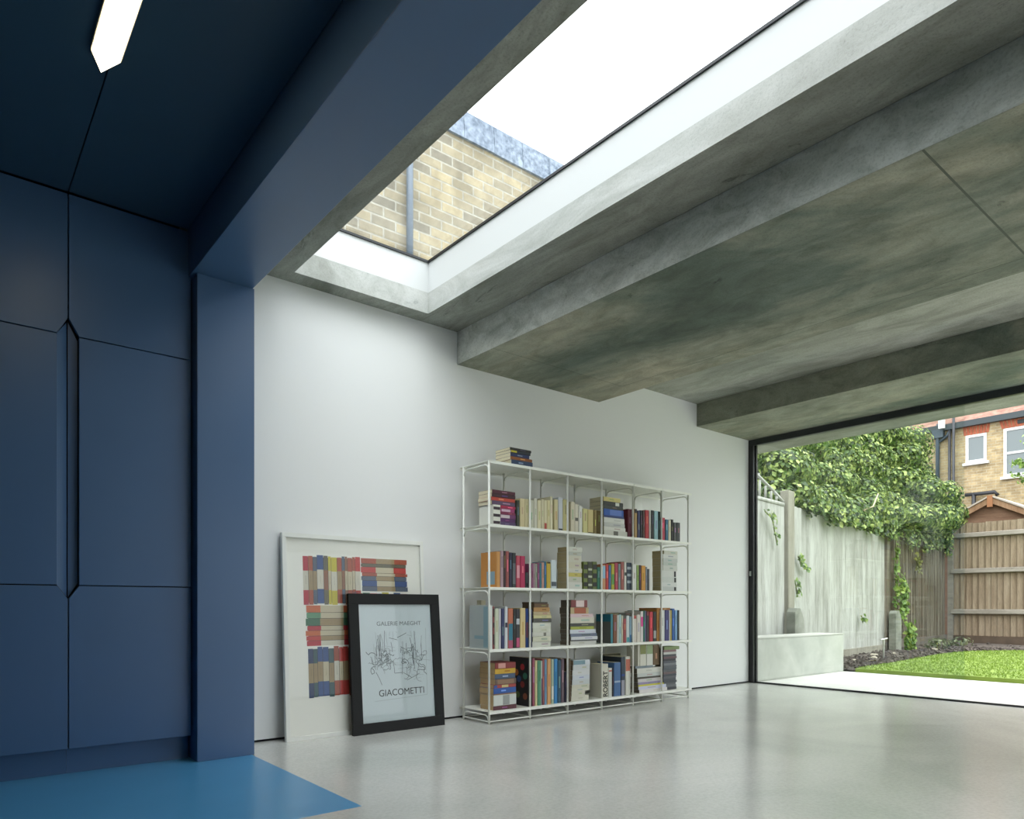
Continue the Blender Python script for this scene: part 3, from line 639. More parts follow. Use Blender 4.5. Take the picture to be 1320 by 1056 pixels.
 ('v', 3, 4, None, 'pale blue', (160, 190, 206), 4.354, 3.8, 0.508, 0.024, 0.21, 0.143, [(0.02, 0.3, (60, 120, 170))], None, None, None),
 ('v', 3, 5, None, 'white with rust top corner', (204, 196, 186), 4.399, 3.8, 0.508, 0.039, 0.218, 0.148, [(0.88, 1, (160, 60, 50))], None, None, None),
 ('v', 3, 5, None, 'warm white', (210, 204, 192), 4.442, 3.8, 0.508, 0.044, 0.225, 0.153, [], None, None, None),
 ('v', 3, 5, None, 'white and hot pink', (216, 210, 206), 4.489, 3.8, 0.508, 0.033, 0.253, 0.172, [(0.5, 0.82, (210, 60, 140))], None, None, None),
 ('v', 3, 5, None, 'green teal', (30, 110, 96), 4.526, 3.8, 0.508, 0.019, 0.258, 0.175, [], None, None, None),
 ('v', 3, 5, None, 'violet grey', (120, 100, 140), 4.547, 3.8, 0.508, 0.013, 0.256, 0.174, [], None, None, None),
 ('v', 3, 5, None, 'black with red head', (46, 40, 40), 4.564, 3.8, 0.508, 0.033, 0.251, 0.171, [(0.86, 1, (130, 50, 50))], None, None, None),
 ('v', 3, 5, None, 'scarlet', (186, 48, 60), 4.601, 3.8, 0.508, 0.045, 0.248, 0.169, [], None, None, None),
 ('v', 3, 5, None, 'black with a white cup shape', (34, 34, 34), 4.65, 3.8, 0.508, 0.041, 0.249, 0.169, [(0.1, 0.36, (160, 160, 155))], None, None, None),
 ('v', 3, 6, None, 'golden brown', (166, 116, 52), 4.695, 3.8, 0.508, 0.038, 0.279, 0.19, [], None, None, None),
 ('v', 3, 6, None, 'plain white thick', (214, 216, 212), 4.74, 3.8, 0.508, 0.06, 0.261, 0.177, [], None, None, None),
 ('v', 3, 6, None, 'violet blue', (62, 58, 112), 4.804, 3.8, 0.508, 0.055, 0.261, 0.177, [], None, None, None),
 ('v', 3, 6, None, 'white slim between blue and yellow', (216, 216, 206), 4.863, 3.8, 0.508, 0.015, 0.261, 0.177, [], None, None, None),
 ('v', 3, 6, None, 'mustard yellow', (204, 180, 70), 4.881, 3.8, 0.508, 0.015, 0.261, 0.177, [], None, None, None),
 ('v', 3, 6, None, 'royal blue', (38, 88, 156), 4.9, 3.8, 0.508, 0.035, 0.274, 0.186, [], None, None, None),
 ('v', 3, 6, None, 'blue and white patterned', (120, 160, 196), 4.939, 3.8, 0.508, 0.034, 0.261, 0.177, [], None, None, None),
 ('v', 3, 6, None, 'black green', (34, 44, 40), 4.977, 3.8, 0.508, 0.026, 0.26, 0.177, [], None, None, None),
 ('v', 3, 1, None, 'tall cream thin', (214, 208, 180), 3.002, 4.0, 0.508, 0.041, 0.336, 0.05, [], None, None, None),
 ('h', 4, 1, 'stack', 'maroon with pale title', (136, 52, 50), 2.974, 3.8, 0.37, 0.041, 0.181, 0.174, [(0.15, 0.5, (205, 150, 140))], None, None, (206, 176, 130)),
 ('h', 4, 1, 'stack', 'yellow', (206, 164, 52), 2.975, 3.8, 0.334, 0.036, 0.18, 0.176, [], None, None, (206, 176, 130)),
 ('h', 4, 1, 'stack', 'blue grey', (74, 92, 118), 2.974, 3.8, 0.299, 0.035, 0.181, 0.174, [], None, None, (206, 176, 130)),
 ('h', 4, 1, 'stack', 'dark tan patterned', (104, 84, 74), 2.974, 3.8, 0.261, 0.038, 0.182, 0.174, [(0.1, 0.9, (140, 110, 86))], None, None, (206, 176, 130)),
 ('h', 4, 1, 'stack', 'red cream and blue striped', (170, 70, 66), 2.962, 3.8, 0.237, 0.024, 0.196, 0.158, [(0, 0.15, (50, 90, 160)), (0.35, 0.65, (206, 190, 130))], None, None, (206, 176, 130)),
 ('h', 4, 1, 'stack', 'bright blue', (46, 88, 160), 2.961, 3.8, 0.199, 0.038, 0.2, 0.157, [], None, None, (206, 176, 130)),
 ('h', 4, 1, 'stack', 'tan slim', (150, 116, 90), 2.959, 3.8, 0.189, 0.01, 0.202, 0.154, [], None, None, (206, 176, 130)),
 ('h', 4, 1, 'stack', 'white thick with line drawing', (206, 210, 204), 2.959, 3.8, 0.116, 0.073, 0.202, 0.154, [(0.4, 0.7, (150, 154, 150))], None, None, (206, 176, 130)),
 ('h', 4, 1, 'stack', 'dark maroon', (92, 50, 56), 2.956, 3.8, 0.086, 0.03, 0.202, 0.15, [], None, None, (206, 176, 130)),
 ('v', 4, 1, None, 'large black book with coloured dots on its cover', (30, 32, 38), 3.271, 3.8, 0.086, 0.034, 0.348, 0.211, [], 'dots', None, None),
 ('v', 4, 2, None, 'maroon pink', (146, 76, 92), 3.31, 3.8, 0.086, 0.024, 0.343, 0.22, [], None, None, None),
 ('v', 4, 2, None, 'cream and yellow', (206, 200, 150), 3.336, 3.8, 0.086, 0.021, 0.324, 0.22, [], None, None, None),
 ('v', 4, 2, None, 'sea green', (80, 140, 110), 3.361, 3.8, 0.086, 0.031, 0.323, 0.22, [], None, None, None),
 ('v', 4, 2, None, 'white top navy foot', (206, 208, 200), 3.394, 3.8, 0.086, 0.012, 0.322, 0.219, [(0, 0.6, (60, 60, 100))], None, None, None),
 ('v', 4, 2, None, 'brick pink', (150, 80, 80), 3.408, 3.8, 0.086, 0.018, 0.334, 0.22, [], None, None, None),
 ('v', 4, 2, None, 'sky blue', (110, 150, 180), 3.429, 3.8, 0.086, 0.02, 0.329, 0.22, [], None, None, None),
 ('v', 4, 2, None, 'apricot', (206, 154, 100), 3.453, 3.8, 0.086, 0.036, 0.332, 0.22, [], None, None, None),
 ('v', 4, 2, None, 'grey green and white', (160, 176, 156), 3.493, 3.8, 0.086, 0.026, 0.326, 0.22, [(0.1, 0.4, (214, 216, 206))], None, None, None),
 ('v', 4, 2, None, 'bright blue', (54, 130, 186), 3.523, 3.8, 0.086, 0.032, 0.328, 0.22, [], None, None, None),
 ('v', 4, 2, None, 'dark teal', (44, 80, 98), 3.559, 3.8, 0.086, 0.032, 0.318, 0.216, [], None, None, None),
 ('v', 4, 2, None, 'mauve grey', (110, 92, 100), 3.595, 3.8, 0.086, 0.029, 0.326, 0.22, [], None, None, None),
 ('v', 4, 2, None, 'dark navy', (36, 38, 60), 3.628, 3.8, 0.086, 0.025, 0.227, 0.154, [], None, None, None),
 ('v', 4, 2, None, 'brown backed', (98, 84, 62), 3.674, 3.8, 0.086, 0.016, 0.323, 0.22, [], None, None, None),
 ('h', 4, 3, 'stack', 'white with blue line', (206, 212, 216), 3.719, 3.8, 0.356, 0.038, 0.174, 0.1, [(0, 0.7, (120, 150, 160))], None, None, (140, 122, 96)),
 ('h', 4, 3, 'stack', 'cool grey white', (202, 206, 206), 3.719, 3.8, 0.317, 0.039, 0.18, 0.1, [], None, None, (140, 122, 96)),
 ('h', 4, 3, 'stack', 'white', (210, 212, 212), 3.719, 3.8, 0.278, 0.039, 0.18, 0.1, [], None, None, (140, 122, 96)),
 ('h', 4, 3, 'stack', 'blue white', (202, 208, 214), 3.715, 3.8, 0.244, 0.034, 0.182, 0.096, [], None, None, (140, 122, 96)),
 ('h', 4, 3, 'stack', 'grey white', (198, 204, 204), 3.713, 3.8, 0.207, 0.037, 0.184, 0.094, [], None, None, (140, 122, 96)),
 ('h', 4, 3, 'stack', 'ivory', (206, 204, 186), 3.709, 3.8, 0.181, 0.026, 0.183, 0.089, [], None, None, (140, 122, 96)),
 ('h', 4, 3, 'stack', 'cream white', (208, 206, 190), 3.706, 3.8, 0.156, 0.025, 0.186, 0.086, [], None, None, (140, 122, 96)),
 ('h', 4, 3, 'stack', 'ivory short', (206, 204, 188), 3.706, 3.8, 0.123, 0.033, 0.144, 0.086, [], None, None, (140, 122, 96)),
 ('h', 4, 3, 'stack', 'cream bottom', (206, 204, 188), 3.702, 3.8, 0.086, 0.037, 0.186, 0.082, [], None, None, (140, 122, 96)),
 ('v', 4, 4, None, 'thick white book with large black letters down its spine', (206, 204, 188), 4.021, 3.8, 0.086, 0.079, 0.263, 0.119, [], None, 'ROBERT', None),
 ('v', 4, 4, None, 'white slim with red mark', (200, 202, 196), 4.105, 3.8, 0.086, 0.039, 0.227, 0.154, [(0.88, 0.93, (190, 80, 60))], None, None, None),
 ('v', 4, 4, None, 'black slim', (30, 34, 46), 4.148, 3.8, 0.086, 0.017, 0.226, 0.154, [], None, None, None),
 ('v', 4, 4, None, 'blue', (66, 104, 150), 4.169, 3.8, 0.086, 0.077, 0.268, 0.182, [(0.4, 0.46, (150, 170, 190))], None, None, None),
 ('v', 4, 4, None, 'dark teal with blue band', (44, 58, 72), 4.251, 3.8, 0.086, 0.046, 0.308, 0.209, [(0.5, 0.56, (20, 60, 130)), (0, 0.4, (150, 150, 160))], None, None, None),
 ('v', 4, 4, None, 'white with brick red upper band', (208, 208, 196), 4.304, 3.8, 0.086, 0.058, 0.31, 0.211, [(0.62, 0.93, (190, 110, 88))], None, None, None),
 ('v', 4, 4, None, 'large olive grey', (112, 112, 92), 4.255, 3.99, 0.086, 0.203, 0.32, 0.04, [], None, None, None),
 ('h', 4, 5, 'stack', 'slate grey thin', (130, 142, 150), 4.433, 3.8, 0.29, 0.02, 0.228, 0.053, [], None, None, (104, 96, 80)),
 ('h', 4, 5, 'stack', 'white thick', (212, 212, 202), 4.453, 3.8, 0.249, 0.041, 0.3, 0.07, [], None, None, (104, 96, 80)),
 ('h', 4, 5, 'stack', 'pale grey', (196, 200, 196), 4.453, 3.8, 0.219, 0.03, 0.303, 0.07, [], None, None, (104, 96, 80)),
 ('h', 4, 5, 'stack', 'dark brown slim', (70, 66, 58), 4.453, 3.8, 0.203, 0.016, 0.307, 0.07, [], None, None, (104, 96, 80)),
 ('h', 4, 5, 'stack', 'grey white', (204, 200, 198), 4.461, 3.8, 0.174, 0.029, 0.312, 0.077, [], None, None, (104, 96, 80)),
 ('h', 4, 5, 'stack', 'violet edged', (150, 140, 176), 4.463, 3.8, 0.155, 0.019, 0.314, 0.079, [], None, None, (104, 96, 80)),
 ('h', 4, 5, 'stack', 'lemon yellow', (206, 200, 72), 4.468, 3.8, 0.141, 0.014, 0.332, 0.083, [], None, None, (104, 96, 80)),
 ('h', 4, 5, 'stack', 'white with blue streak', (206, 208, 226), 4.471, 3.8, 0.114, 0.027, 0.349, 0.086, [], None, None, (104, 96, 80)),
 ('h', 4, 5, 'stack', 'white bottom', (216, 212, 210), 4.476, 3.8, 0.086, 0.028, 0.351, 0.09, [], None, None, (104, 96, 80)),
 ('v', 4, 5, None, 'white box file with green circle pattern at its top', (206, 204, 190), 4.456, 3.8, 0.3105, 0.02, 0.173, 0.12, [], None, None, None),
 ('v', 4, 5, None, 'white and green patterned file', (208, 206, 192), 4.481, 3.8, 0.3105, 0.078, 0.174, 0.13, [(0.55, 1, (122, 128, 72))], None, None, None),
 ('v', 4, 5, None, 'white file with green rings', (210, 210, 200), 4.564, 3.8, 0.3105, 0.082, 0.171, 0.13, [(0.55, 1, (140, 158, 116))], None, None, None),
 ('v', 4, 5, None, 'brown', (98, 76, 46), 4.651, 3.8, 0.3105, 0.076, 0.165, 0.14, [], None, None, None),
 ('h', 4, 6, 'stack', 'green and white overhanging magazine', (130, 150, 100), 4.8, 3.8, 0.429, 0.027, 0.209, 0.102, [], None, None, (110, 104, 92)),
 ('h', 4, 6, 'stack', 'pinkish grey magazine', (140, 110, 112), 4.79, 3.8, 0.41, 0.019, 0.172, 0.094, [], None, None, (110, 104, 92)),
 ('h', 4, 6, 'stack', 'white striped magazine', (196, 198, 190), 4.79, 3.8, 0.39, 0.02, 0.172, 0.094, [], None, None, (110, 104, 92)),
 ('h', 4, 6, 'stack', 'dark grey magazine', (84, 86, 90), 4.79, 3.8, 0.371, 0.019, 0.172, 0.094, [], None, None, (110, 104, 92)),
 ('h', 4, 6, 'stack', 'red flecked grey magazine', (112, 88, 92), 4.79, 3.8, 0.353, 0.018, 0.172, 0.094, [], None, None, (110, 104, 92)),
 ('h', 4, 6, 'stack', 'charcoal magazine', (66, 68, 72), 4.79, 3.8, 0.334, 0.019, 0.172, 0.094, [], None, None, (110, 104, 92)),
 ('h', 4, 6, 'stack', 'slate magazine', (86, 90, 98), 4.79, 3.8, 0.315, 0.019, 0.172, 0.094, [], None, None, (110, 104, 92)),
 ('h', 4, 6, 'stack', 'pale grey topped magazine', (120, 124, 128), 4.79, 3.8, 0.297, 0.018, 0.172, 0.094, [], None, None, (110, 104, 92)),
 ('h', 4, 6, 'stack', 'ash grey magazine', (92, 96, 102), 4.79, 3.8, 0.278, 0.019, 0.172, 0.094, [], None, None, (110, 104, 92)),
 ('h', 4, 6, 'stack', 'steel grey magazine', (84, 90, 96), 4.79, 3.8, 0.259, 0.019, 0.172, 0.094, [], None, None, (110, 104, 92)),
 ('h', 4, 6, 'stack', 'dull grey magazine', (100, 102, 106), 4.79, 3.8, 0.241, 0.018, 0.172, 0.094, [], None, None, (110, 104, 92)),
 ('h', 4, 6, 'stack', 'grey with rust fleck magazine', (104, 86, 88), 4.79, 3.8, 0.222, 0.019, 0.172, 0.094, [], None, None, (110, 104, 92)),
 ('h', 4, 6, 'stack', 'dark slate magazine', (72, 76, 84), 4.79, 3.8, 0.203, 0.019, 0.172, 0.094, [], None, None, (110, 104, 92)),
 ('h', 4, 6, 'stack', 'mid grey magazine', (98, 100, 106), 4.79, 3.8, 0.185, 0.018, 0.172, 0.094, [], None, None, (110, 104, 92)),
 ('h', 4, 6, 'stack', 'smoke grey magazine', (88, 92, 98), 4.79, 3.8, 0.166, 0.019, 0.172, 0.094, [], None, None, (110, 104, 92)),
 ('h', 4, 6, 'stack', 'lead grey magazine', (78, 82, 88), 4.79, 3.8, 0.147, 0.019, 0.172, 0.094, [], None, None, (110, 104, 92)),
 ('h', 4, 6, 'stack', 'iron grey magazine', (96, 98, 102), 4.79, 3.8, 0.129, 0.018, 0.172, 0.094, [], None, None, (110, 104, 92)),
 ('h', 4, 6, 'stack', 'grey edged magazine', (106, 108, 112), 4.79, 3.8, 0.11, 0.019, 0.172, 0.094, [], None, None, (110, 104, 92)),
 ('h', 4, 6, 'stack', 'black grey magazine', (64, 66, 72), 4.79, 3.8, 0.086, 0.024, 0.172, 0.094, [], None, None, (110, 104, 92)),
 ('h', 3, 5, 'lying', 'dark green book lying flat on top of upright books', (58, 62, 50), 4.264, 3.83, 0.728, 0.02, 0.169, 0.14, [], None, None, None),
 ('h', 3, 6, 'lying', 'orange brown book lying flat on top of upright books', (160, 108, 52), 4.737, 3.81, 0.77, 0.018, 0.153, 0.15, [], None, None, None),
]
# ------------------------------------------------------------------ leaning frames
def lean_matrix(x, y, z, top_y, top_z, turn=0.0):
    """local frame: u right, v up the leaning face, w out of the face towards the room"""
    ang = math.atan2(top_y - y, top_z - z)
    return Matrix.Translation((x, y, z)) @ Matrix.Rotation(turn, 4, 'Z') @ Matrix.Rotation(-ang, 4, 'X')

def leaning_frame(name, w, h, t, fw, loc, top, turn, mframe, label):
    r = empty(name); r.matrix_world = lean_matrix(loc[0], loc[1], loc[2], top[0], top[1], turn)
    tag(r, label, 'picture frame')
    b = MB()   # face at y=0, back at y=t (towards the wall)
    b.box(0, w, 0, t, 0, fw); b.box(0, w, 0, t, h - fw, h); b.box(0, fw, 0, t, fw, h - fw); b.box(w - fw, w, 0, t, fw, h - fw)
    b.build('frame', mframe, r, bevel=.0015)
    b = MB(); b.box(fw - .002, w - fw + .002, t - .006, t - .002, fw - .002, h - fw + .002); b.build('backing_board', mat('backing_board', (120, 110, 95), .8), r)
    return r

def frames():
    rnd = random.Random(4)
    w, h = .985, 1.245
    r = leaning_frame('picture_frame', w, h, .03, .026, (1.600, 4.035, .0), (4.108, 1.243), 0, mat('white_frame_wood', (232, 233, 226), .5),
                      'large white framed print of old book spines leaning on the white wall')
    b = MB(); b.box(.026, w - .026, .014, .0235, .026, h - .026); b.build('print_paper', mat('print_paper', (238, 238, 228), .7), r)
    cols = {'red': (176, 52, 62), 'rust': (166, 84, 60), 'orange': (196, 104, 60), 'blue': (58, 84, 132), 'slate': (84, 96, 112), 'olive': (104, 100, 80),
            'yellow': (196, 184, 64), 'green': (66, 110, 84), 'mint': (96, 146, 112), 'navy': (50, 66, 100), 'coral': (186, 66, 58), 'brown': (140, 96, 70),
            'teal': (62, 90, 92), 'cream': (196, 186, 156), 'buff': (160, 140, 104), 'white': (206, 202, 184), 'ink': (52, 46, 44)}
    keys = list(cols); ms = [mat('printed_' + k, cols[k], .75) for k in keys]
    b = MB(); y = .0135
    def put(x0, x1, z0, z1, k):
        b.mi = keys.index(k); b.box(x0, x1, y - .0006, y + .0006, z0, z1)
    def spine_v(x0, x1, z0, z1, c, m, f1=.30, f2=.70):
        put(x0 + .0012, x1 - .0012, z0, z0 + (z1 - z0) * f1, c); put(x0 + .0012, x1 - .0012, z0 + (z1 - z0) * f1, z0 + (z1 - z0) * f2, m); put(x0 + .0012, x1 - .0012, z0 + (z1 - z0) * f2, z1, c)
        if x1 - x0 > .014: # faint printed title line, no letters
            xm = (x0 + x1) / 2; put(xm - .0008, xm + .0008, z0 + (z1 - z0) * .42, z0 + (z1 - z0) * .6, 'olive'); 
    def spine_h(x0, x1, z0, z1, c, m, f1=.32, f2=.72):
        put(x0, x0 + (x1 - x0) * f1, z0 + .0012, z1 - .0012, c); put(x0 + (x1 - x0) * f1, x0 + (x1 - x0) * f2, z0 + .0012, z1 - .0012, m); put(x0 + (x1 - x0) * f2, x1, z0 + .0012, z1 - .0012, c)
    # top left: a standing row (photo spans 394-466 px), bottom left likewise, stacks between
    def row_v(x0, x1, z0, z1, spec):
        b.mi = keys.index('ink'); b.box(x0 + .002, x1 - .002, y - .0002, y + .0007, z0 + .008, z1 - .009)
        tot = sum(s[2] for s in spec); x = x0; k = (x1 - x0) / tot
        for c, m, wd in spec:
            j = rnd.uniform(-.008, .006)
            spine_v(x, x + wd * k, z0 + rnd.uniform(-.004, .008), z1 + j, c, m); x += wd * k
    def row_h(x0, x1, z0, z1, spec, f2=.72):
        b.mi = keys.index('ink'); b.box(x0 + .008, x1 - .008, y - .0002, y + .0007, z0 + .002, z1 - .002)
        tot = sum(s[2] for s in spec); z = z1; k = (z1 - z0) / tot
        for c, m, hd in spec:
            spine_h(x0 + rnd.uniform(-.008, .006), x1 + rnd.uniform(-.006, .008), z - hd * k, z, c, m, .32, f2); z -= hd * k
    b.mi = keys.index('ink')
    row_v(.130, .515, .815, 1.115, [('red', 'white', 3), ('rust', 'buff', 2.6), ('slate', 'buff', 2.2), ('blue', 'white', 3.8), ('olive', 'brown', 2.6), ('yellow', 'cream', 1.8), ('yellow', 'white', 3.4), ('rust', 'buff', 2.8), ('slate', 'brown', 1.8), ('brown', 'cream', 1.6), ('rust', 'cream', 2.8), ('rust', 'cream', 1.8), ('coral', 'white', 3.2)])
    row_h(.520, .855, .900, 1.115, [('rust', 'buff', 2.0), ('olive', 'olive', 1.2), ('coral', 'cream', 2.2), ('rust', 'cream', 1.2), ('slate', 'buff', 1.6), ('blue', 'cream', 2.2), ('slate', 'buff', 1.8)])
    row_h(.147, .430, .560, .810, [('orange', 'cream', 3), ('mint', 'cream', 2.4), ('green', 'buff', 3), ('red', 'cream', 1.9), ('orange', 'cream', 2.2), ('coral', 'buff', 1.9), ('red', 'white', 2.2)], .86)
    row_v(.440, .855, .580, .890, [('navy', 'cream', 3), ('rust', 'buff', 2), ('green', 'cream', 3), ('red', 'cream', 3), ('slate', 'buff', 2), ('yellow', 'cream', 3), ('brown', 'buff', 2), ('blue', 'white', 3), ('coral', 'cream', 3)])
    row_v(.150, .520, .245, .550, [('navy', 'buff', 2.6), ('teal', 'buff', 2), ('blue', 'buff', 2.6), ('blue', 'cream', 3), ('teal', 'buff', 2.6), ('rust', 'white', 2.6), ('coral', 'cream', 2), ('coral', 'buff', 2.8), ('brown', 'brown', 2), ('navy', 'cream', 3), ('rust', 'buff', 3)])
    row_h(.530, .855, .245, .565, [('red', 'cream', 3), ('teal', 'buff', 2), ('navy', 'cream', 3), ('rust', 'cream', 2), ('green', 'buff', 3), ('coral', 'cream', 3), ('slate', 'buff', 2), ('yellow', 'cream', 2)])
    b.build('printed_book_spines', ms, r)
    b = MB(); b.box(.026, w - .026, .008, .0095, .026, h - .026); b.build('glazing', glass('picture_glass', ior=1.3), r)

    w2, h2 = .672, .885
    r = leaning_frame('picture_frame', w2, h2, .026, .068, (1.996, 3.962, .0), (4.040, .882), 0, mat('black_frame_wood', (24, 25, 26), .6, spec=.3),
                      'black framed exhibition poster leaning in front of the larger white frame')
    b = MB(); b.box(.068, w2 - .068, .012, .018, .068, h2 - .068); b.build('poster_paper', mat('poster_paper', (196, 208, 210), .6), r)
    mt = mat('poster_ink', (48, 54, 56), .8); mg = mat('poster_pencil', (104, 112, 114), .8); mg2 = mat('poster_pencil_faint', (150, 160, 162), .8)
    def text(body, size, x, z, width, m, name):
        cu = bpy.data.curves.new(name, 'FONT'); cu.body = body; cu.size = size; cu.extrude = .0003; cu.align_x = 'CENTER'
        o = bpy.data.objects.new(name, cu); C.objects.link(o)
        bpy.context.view_layer.update()
        me = bpy.data.meshes.new_from_object(o); bpy.data.objects.remove(o)
        xs = [v.co.x for v in me.vertices]; k = width / (max(xs) - min(xs))
        for v in me.vertices: v.co.x *= k
        o = bpy.data.objects.new(name, me); C.objects.link(o); me.materials.append(m)
        o.parent = r; o.location = (x, .0112, z); o.rotation_euler = (math.pi / 2, 0, 0)
        return o
    text('GIACOMETTI', .060, w2 * .535, .228, .335, mt, 'poster_title')
    text('GALERIE MAEGHT', .038, w2 * .535, .680, .33, mg, 'poster_heading')
    # loose generic ink scribble between the two lines of type
    b = MB()
    def stroke(p, th):
        pts = []
        for (x, z) in p: pts.append(Vector((x, .0113, z)))
        for a, c in zip(pts, pts[1:]):
            d = (c - a); 
            if d.length < 1e-5: continue
            d.normalize(); nrm = Vector((-d.z, 0, d.x)) * th / 2
            b.face([a - nrm, c - nrm, c + nrm, a + nrm])
    def squig(x, z, s, n, th, va=1.0):
        a = rnd.uniform(0, 6.28); p = [(x, z)]
        for i in range(n):
            a += rnd.uniform(-1.7, 1.7); x += math.cos(a) * s; z += math.sin(a) * s * va; p.append((x, z))
        stroke(p, th)
    x0, x1, z0, z1 = .17, .53, .31, .64
    b.mi = 0
    for i in range(26):
        x = rnd.choice([rnd.uniform(x0, x0 + .1), rnd.uniform(x1 - .12, x1), rnd.uniform(x0, x1)]); z = rnd.uniform(.38, .52); l = rnd.uniform(.03, .15)
        stroke([(x, z), (x + rnd.uniform(-.006, .006), z + l / 2), (x + rnd.uniform(-.01, .01), z + l)], rnd.choice([.0022, .0034]))
    for i in range(44):
        squig(rnd.choice([rnd.uniform(x0, x0 + .13), rnd.uniform(x1 - .17, x1 - .02)]), rnd.uniform(.39, .50), rnd.uniform(.008, .02), 7, rnd.choice([.0022, .003, .0042]))
    for (xa, za, xb, zb) in ((.175, .385, .215, .30), (.435, .335, .375, .37), (.47, .64, .475, .45), (.30, .45, .31, .37), (.31, .37, .37, .372), (.37, .47, .365, .36), (.50, .45, .47, .33), (.40, .32, .50, .36), (.20, .62, .205, .52), (.52, .56, .515, .44), (.28, .60, .34, .585), (.34, .60, .41, .63)):
        stroke([(xa, za), ((xa + xb) / 2 + .003, (za + zb) / 2), (xb, zb)], .0034)
    b.mi = 1
    for i in range(26):
        x = rnd.uniform(x0, x1 - .02); z = rnd.uniform(z0, z1)
        if rnd.random() < .5: stroke([(x, z), (x + rnd.uniform(.03, .12), z + rnd.uniform(-.02, .02))], .002)
        else: stroke([(x, z), (x + rnd.uniform(-.01, .01), min(z1, z + rnd.uniform(.05, .2)))], .002)
    stroke([(.16, .20), (.55, .215), (.56, .66)], .0018)
    b.build('ink_scribble', [mg, mg2], r)
    b = MB(); b.box(.068, w2 - .068, .006, .0075, .068, h2 - .068); b.build('glazing', glass('poster_glass', ior=1.35), r)
frames()

# ------------------------------------------------------------------ bookcase
LEVEL = [1.792, 1.360, .932, .508, .086]      # upper face of every shelf board
POST = [2.907, 3.273, 3.642, 4.008, 4.375, 4.738, 5.103]
YF, YBK = 3.785, 4.082
def bookcase():
    r = empty('bookcase', (POST[0], YF, 0)); tag(r, 'long white tubular steel bookcase of six bays against the white wall', 'bookcase')
    X = [p - POST[0] for p in POST]; dy = YBK - YF; m = M['white_metal']; R = .0075
    for x in X:
        for y in (0, dy):
            MB().tube([(x, y, 0), (x, y, 1.792)], R, 10).build('post', m, r)
    for x in X:
        for i, z in enumerate(LEVEL):
            zz = z - .026; c = .035
            pts = [(x, R, zz - c), (x, R + c * .3, zz - c * .3), (x, R + c, zz), (x, dy - R - c, zz), (x, dy - R - c * .3, zz - c * .3), (x, dy - R, zz - c)]
            MB().tube(pts, .0055, 6).build('side_rail', m, r)
        MB().tube([(x, 0, .018), (x, dy, .018)], .0055, 6).build('foot_rail', m, r)
    for a, c in zip(X, X[1:]):
        for z in LEVEL:
            b = MB(); g = .002; e0 = -.012; e1 = dy + .04
            ga = -.006 if a == X[0] else g; gc = -.035 if c == X[-1] else g
            b.box(a + ga, c - gc, e0, e1, z - .004, z)
            b.box(a + ga, c - gc, e0, e0 + .003, z - .019, z - .004); b.box(a + ga, c - gc, e1 - .003, e1, z - .019, z - .004)
            o = b.build('shelf_board', m, r)
        for y in (0, dy):
            MB().tube([(a + R, y, .018), (c - R, y, .018)], .0055, 6).build('foot_rail', m, r)
bookcase()

# ------------------------------------------------------------------ books
ORD = ['', 'first', 'second', 'third', 'fourth', 'fifth', 'sixth', 'seventh', 'eighth', 'ninth', 'tenth', 'eleventh', 'twelfth', 'thirteenth', 'fourteenth',
       'fifteenth', 'sixteenth', 'seventeenth', 'eighteenth', 'nineteenth', 'twentieth']
ROWN = {1: 'top shelf', 2: 'second shelf', 3: 'third shelf', 4: 'lowest shelf'}
def cmat(c, r=.55):
    return mat('cover_%d_%d_%d' % tuple(c[:3]), c, r)
def page_mat(c, lying):
    k = 'pages_%d_%d_%d_%s' % (c[0], c[1], c[2], 'flat' if lying else 'up')
    if k in MATS: return MATS[k]
    m = bpy.data.materials.new(k); m.use_nodes = True; n = m.node_tree; b = n.nodes['Principled BSDF']
    t = n.nodes.new('ShaderNodeTexCoord'); mp = n.nodes.new('ShaderNodeMapping')
    mp.inputs['Scale'].default_value = (1, 1, 60) if lying else (60, 1, 1)
    n.links.new(t.outputs['Object'], mp.inputs['Vector'])
    nz = node(n, 'ShaderNodeTexNoise', Scale=8.0, Detail=2.0); n.links.new(mp.outputs[0], nz.inputs['Vector'])
    r = ramp(n, nz.outputs['Fac'], [(.3, tuple(int(v * .9) for v in c)), (.6, c)])
    n.links.new(r.outputs[0], b.inputs['Base Color']); b.inputs['Roughness'].default_value = .9
    MATS[k] = m; return m

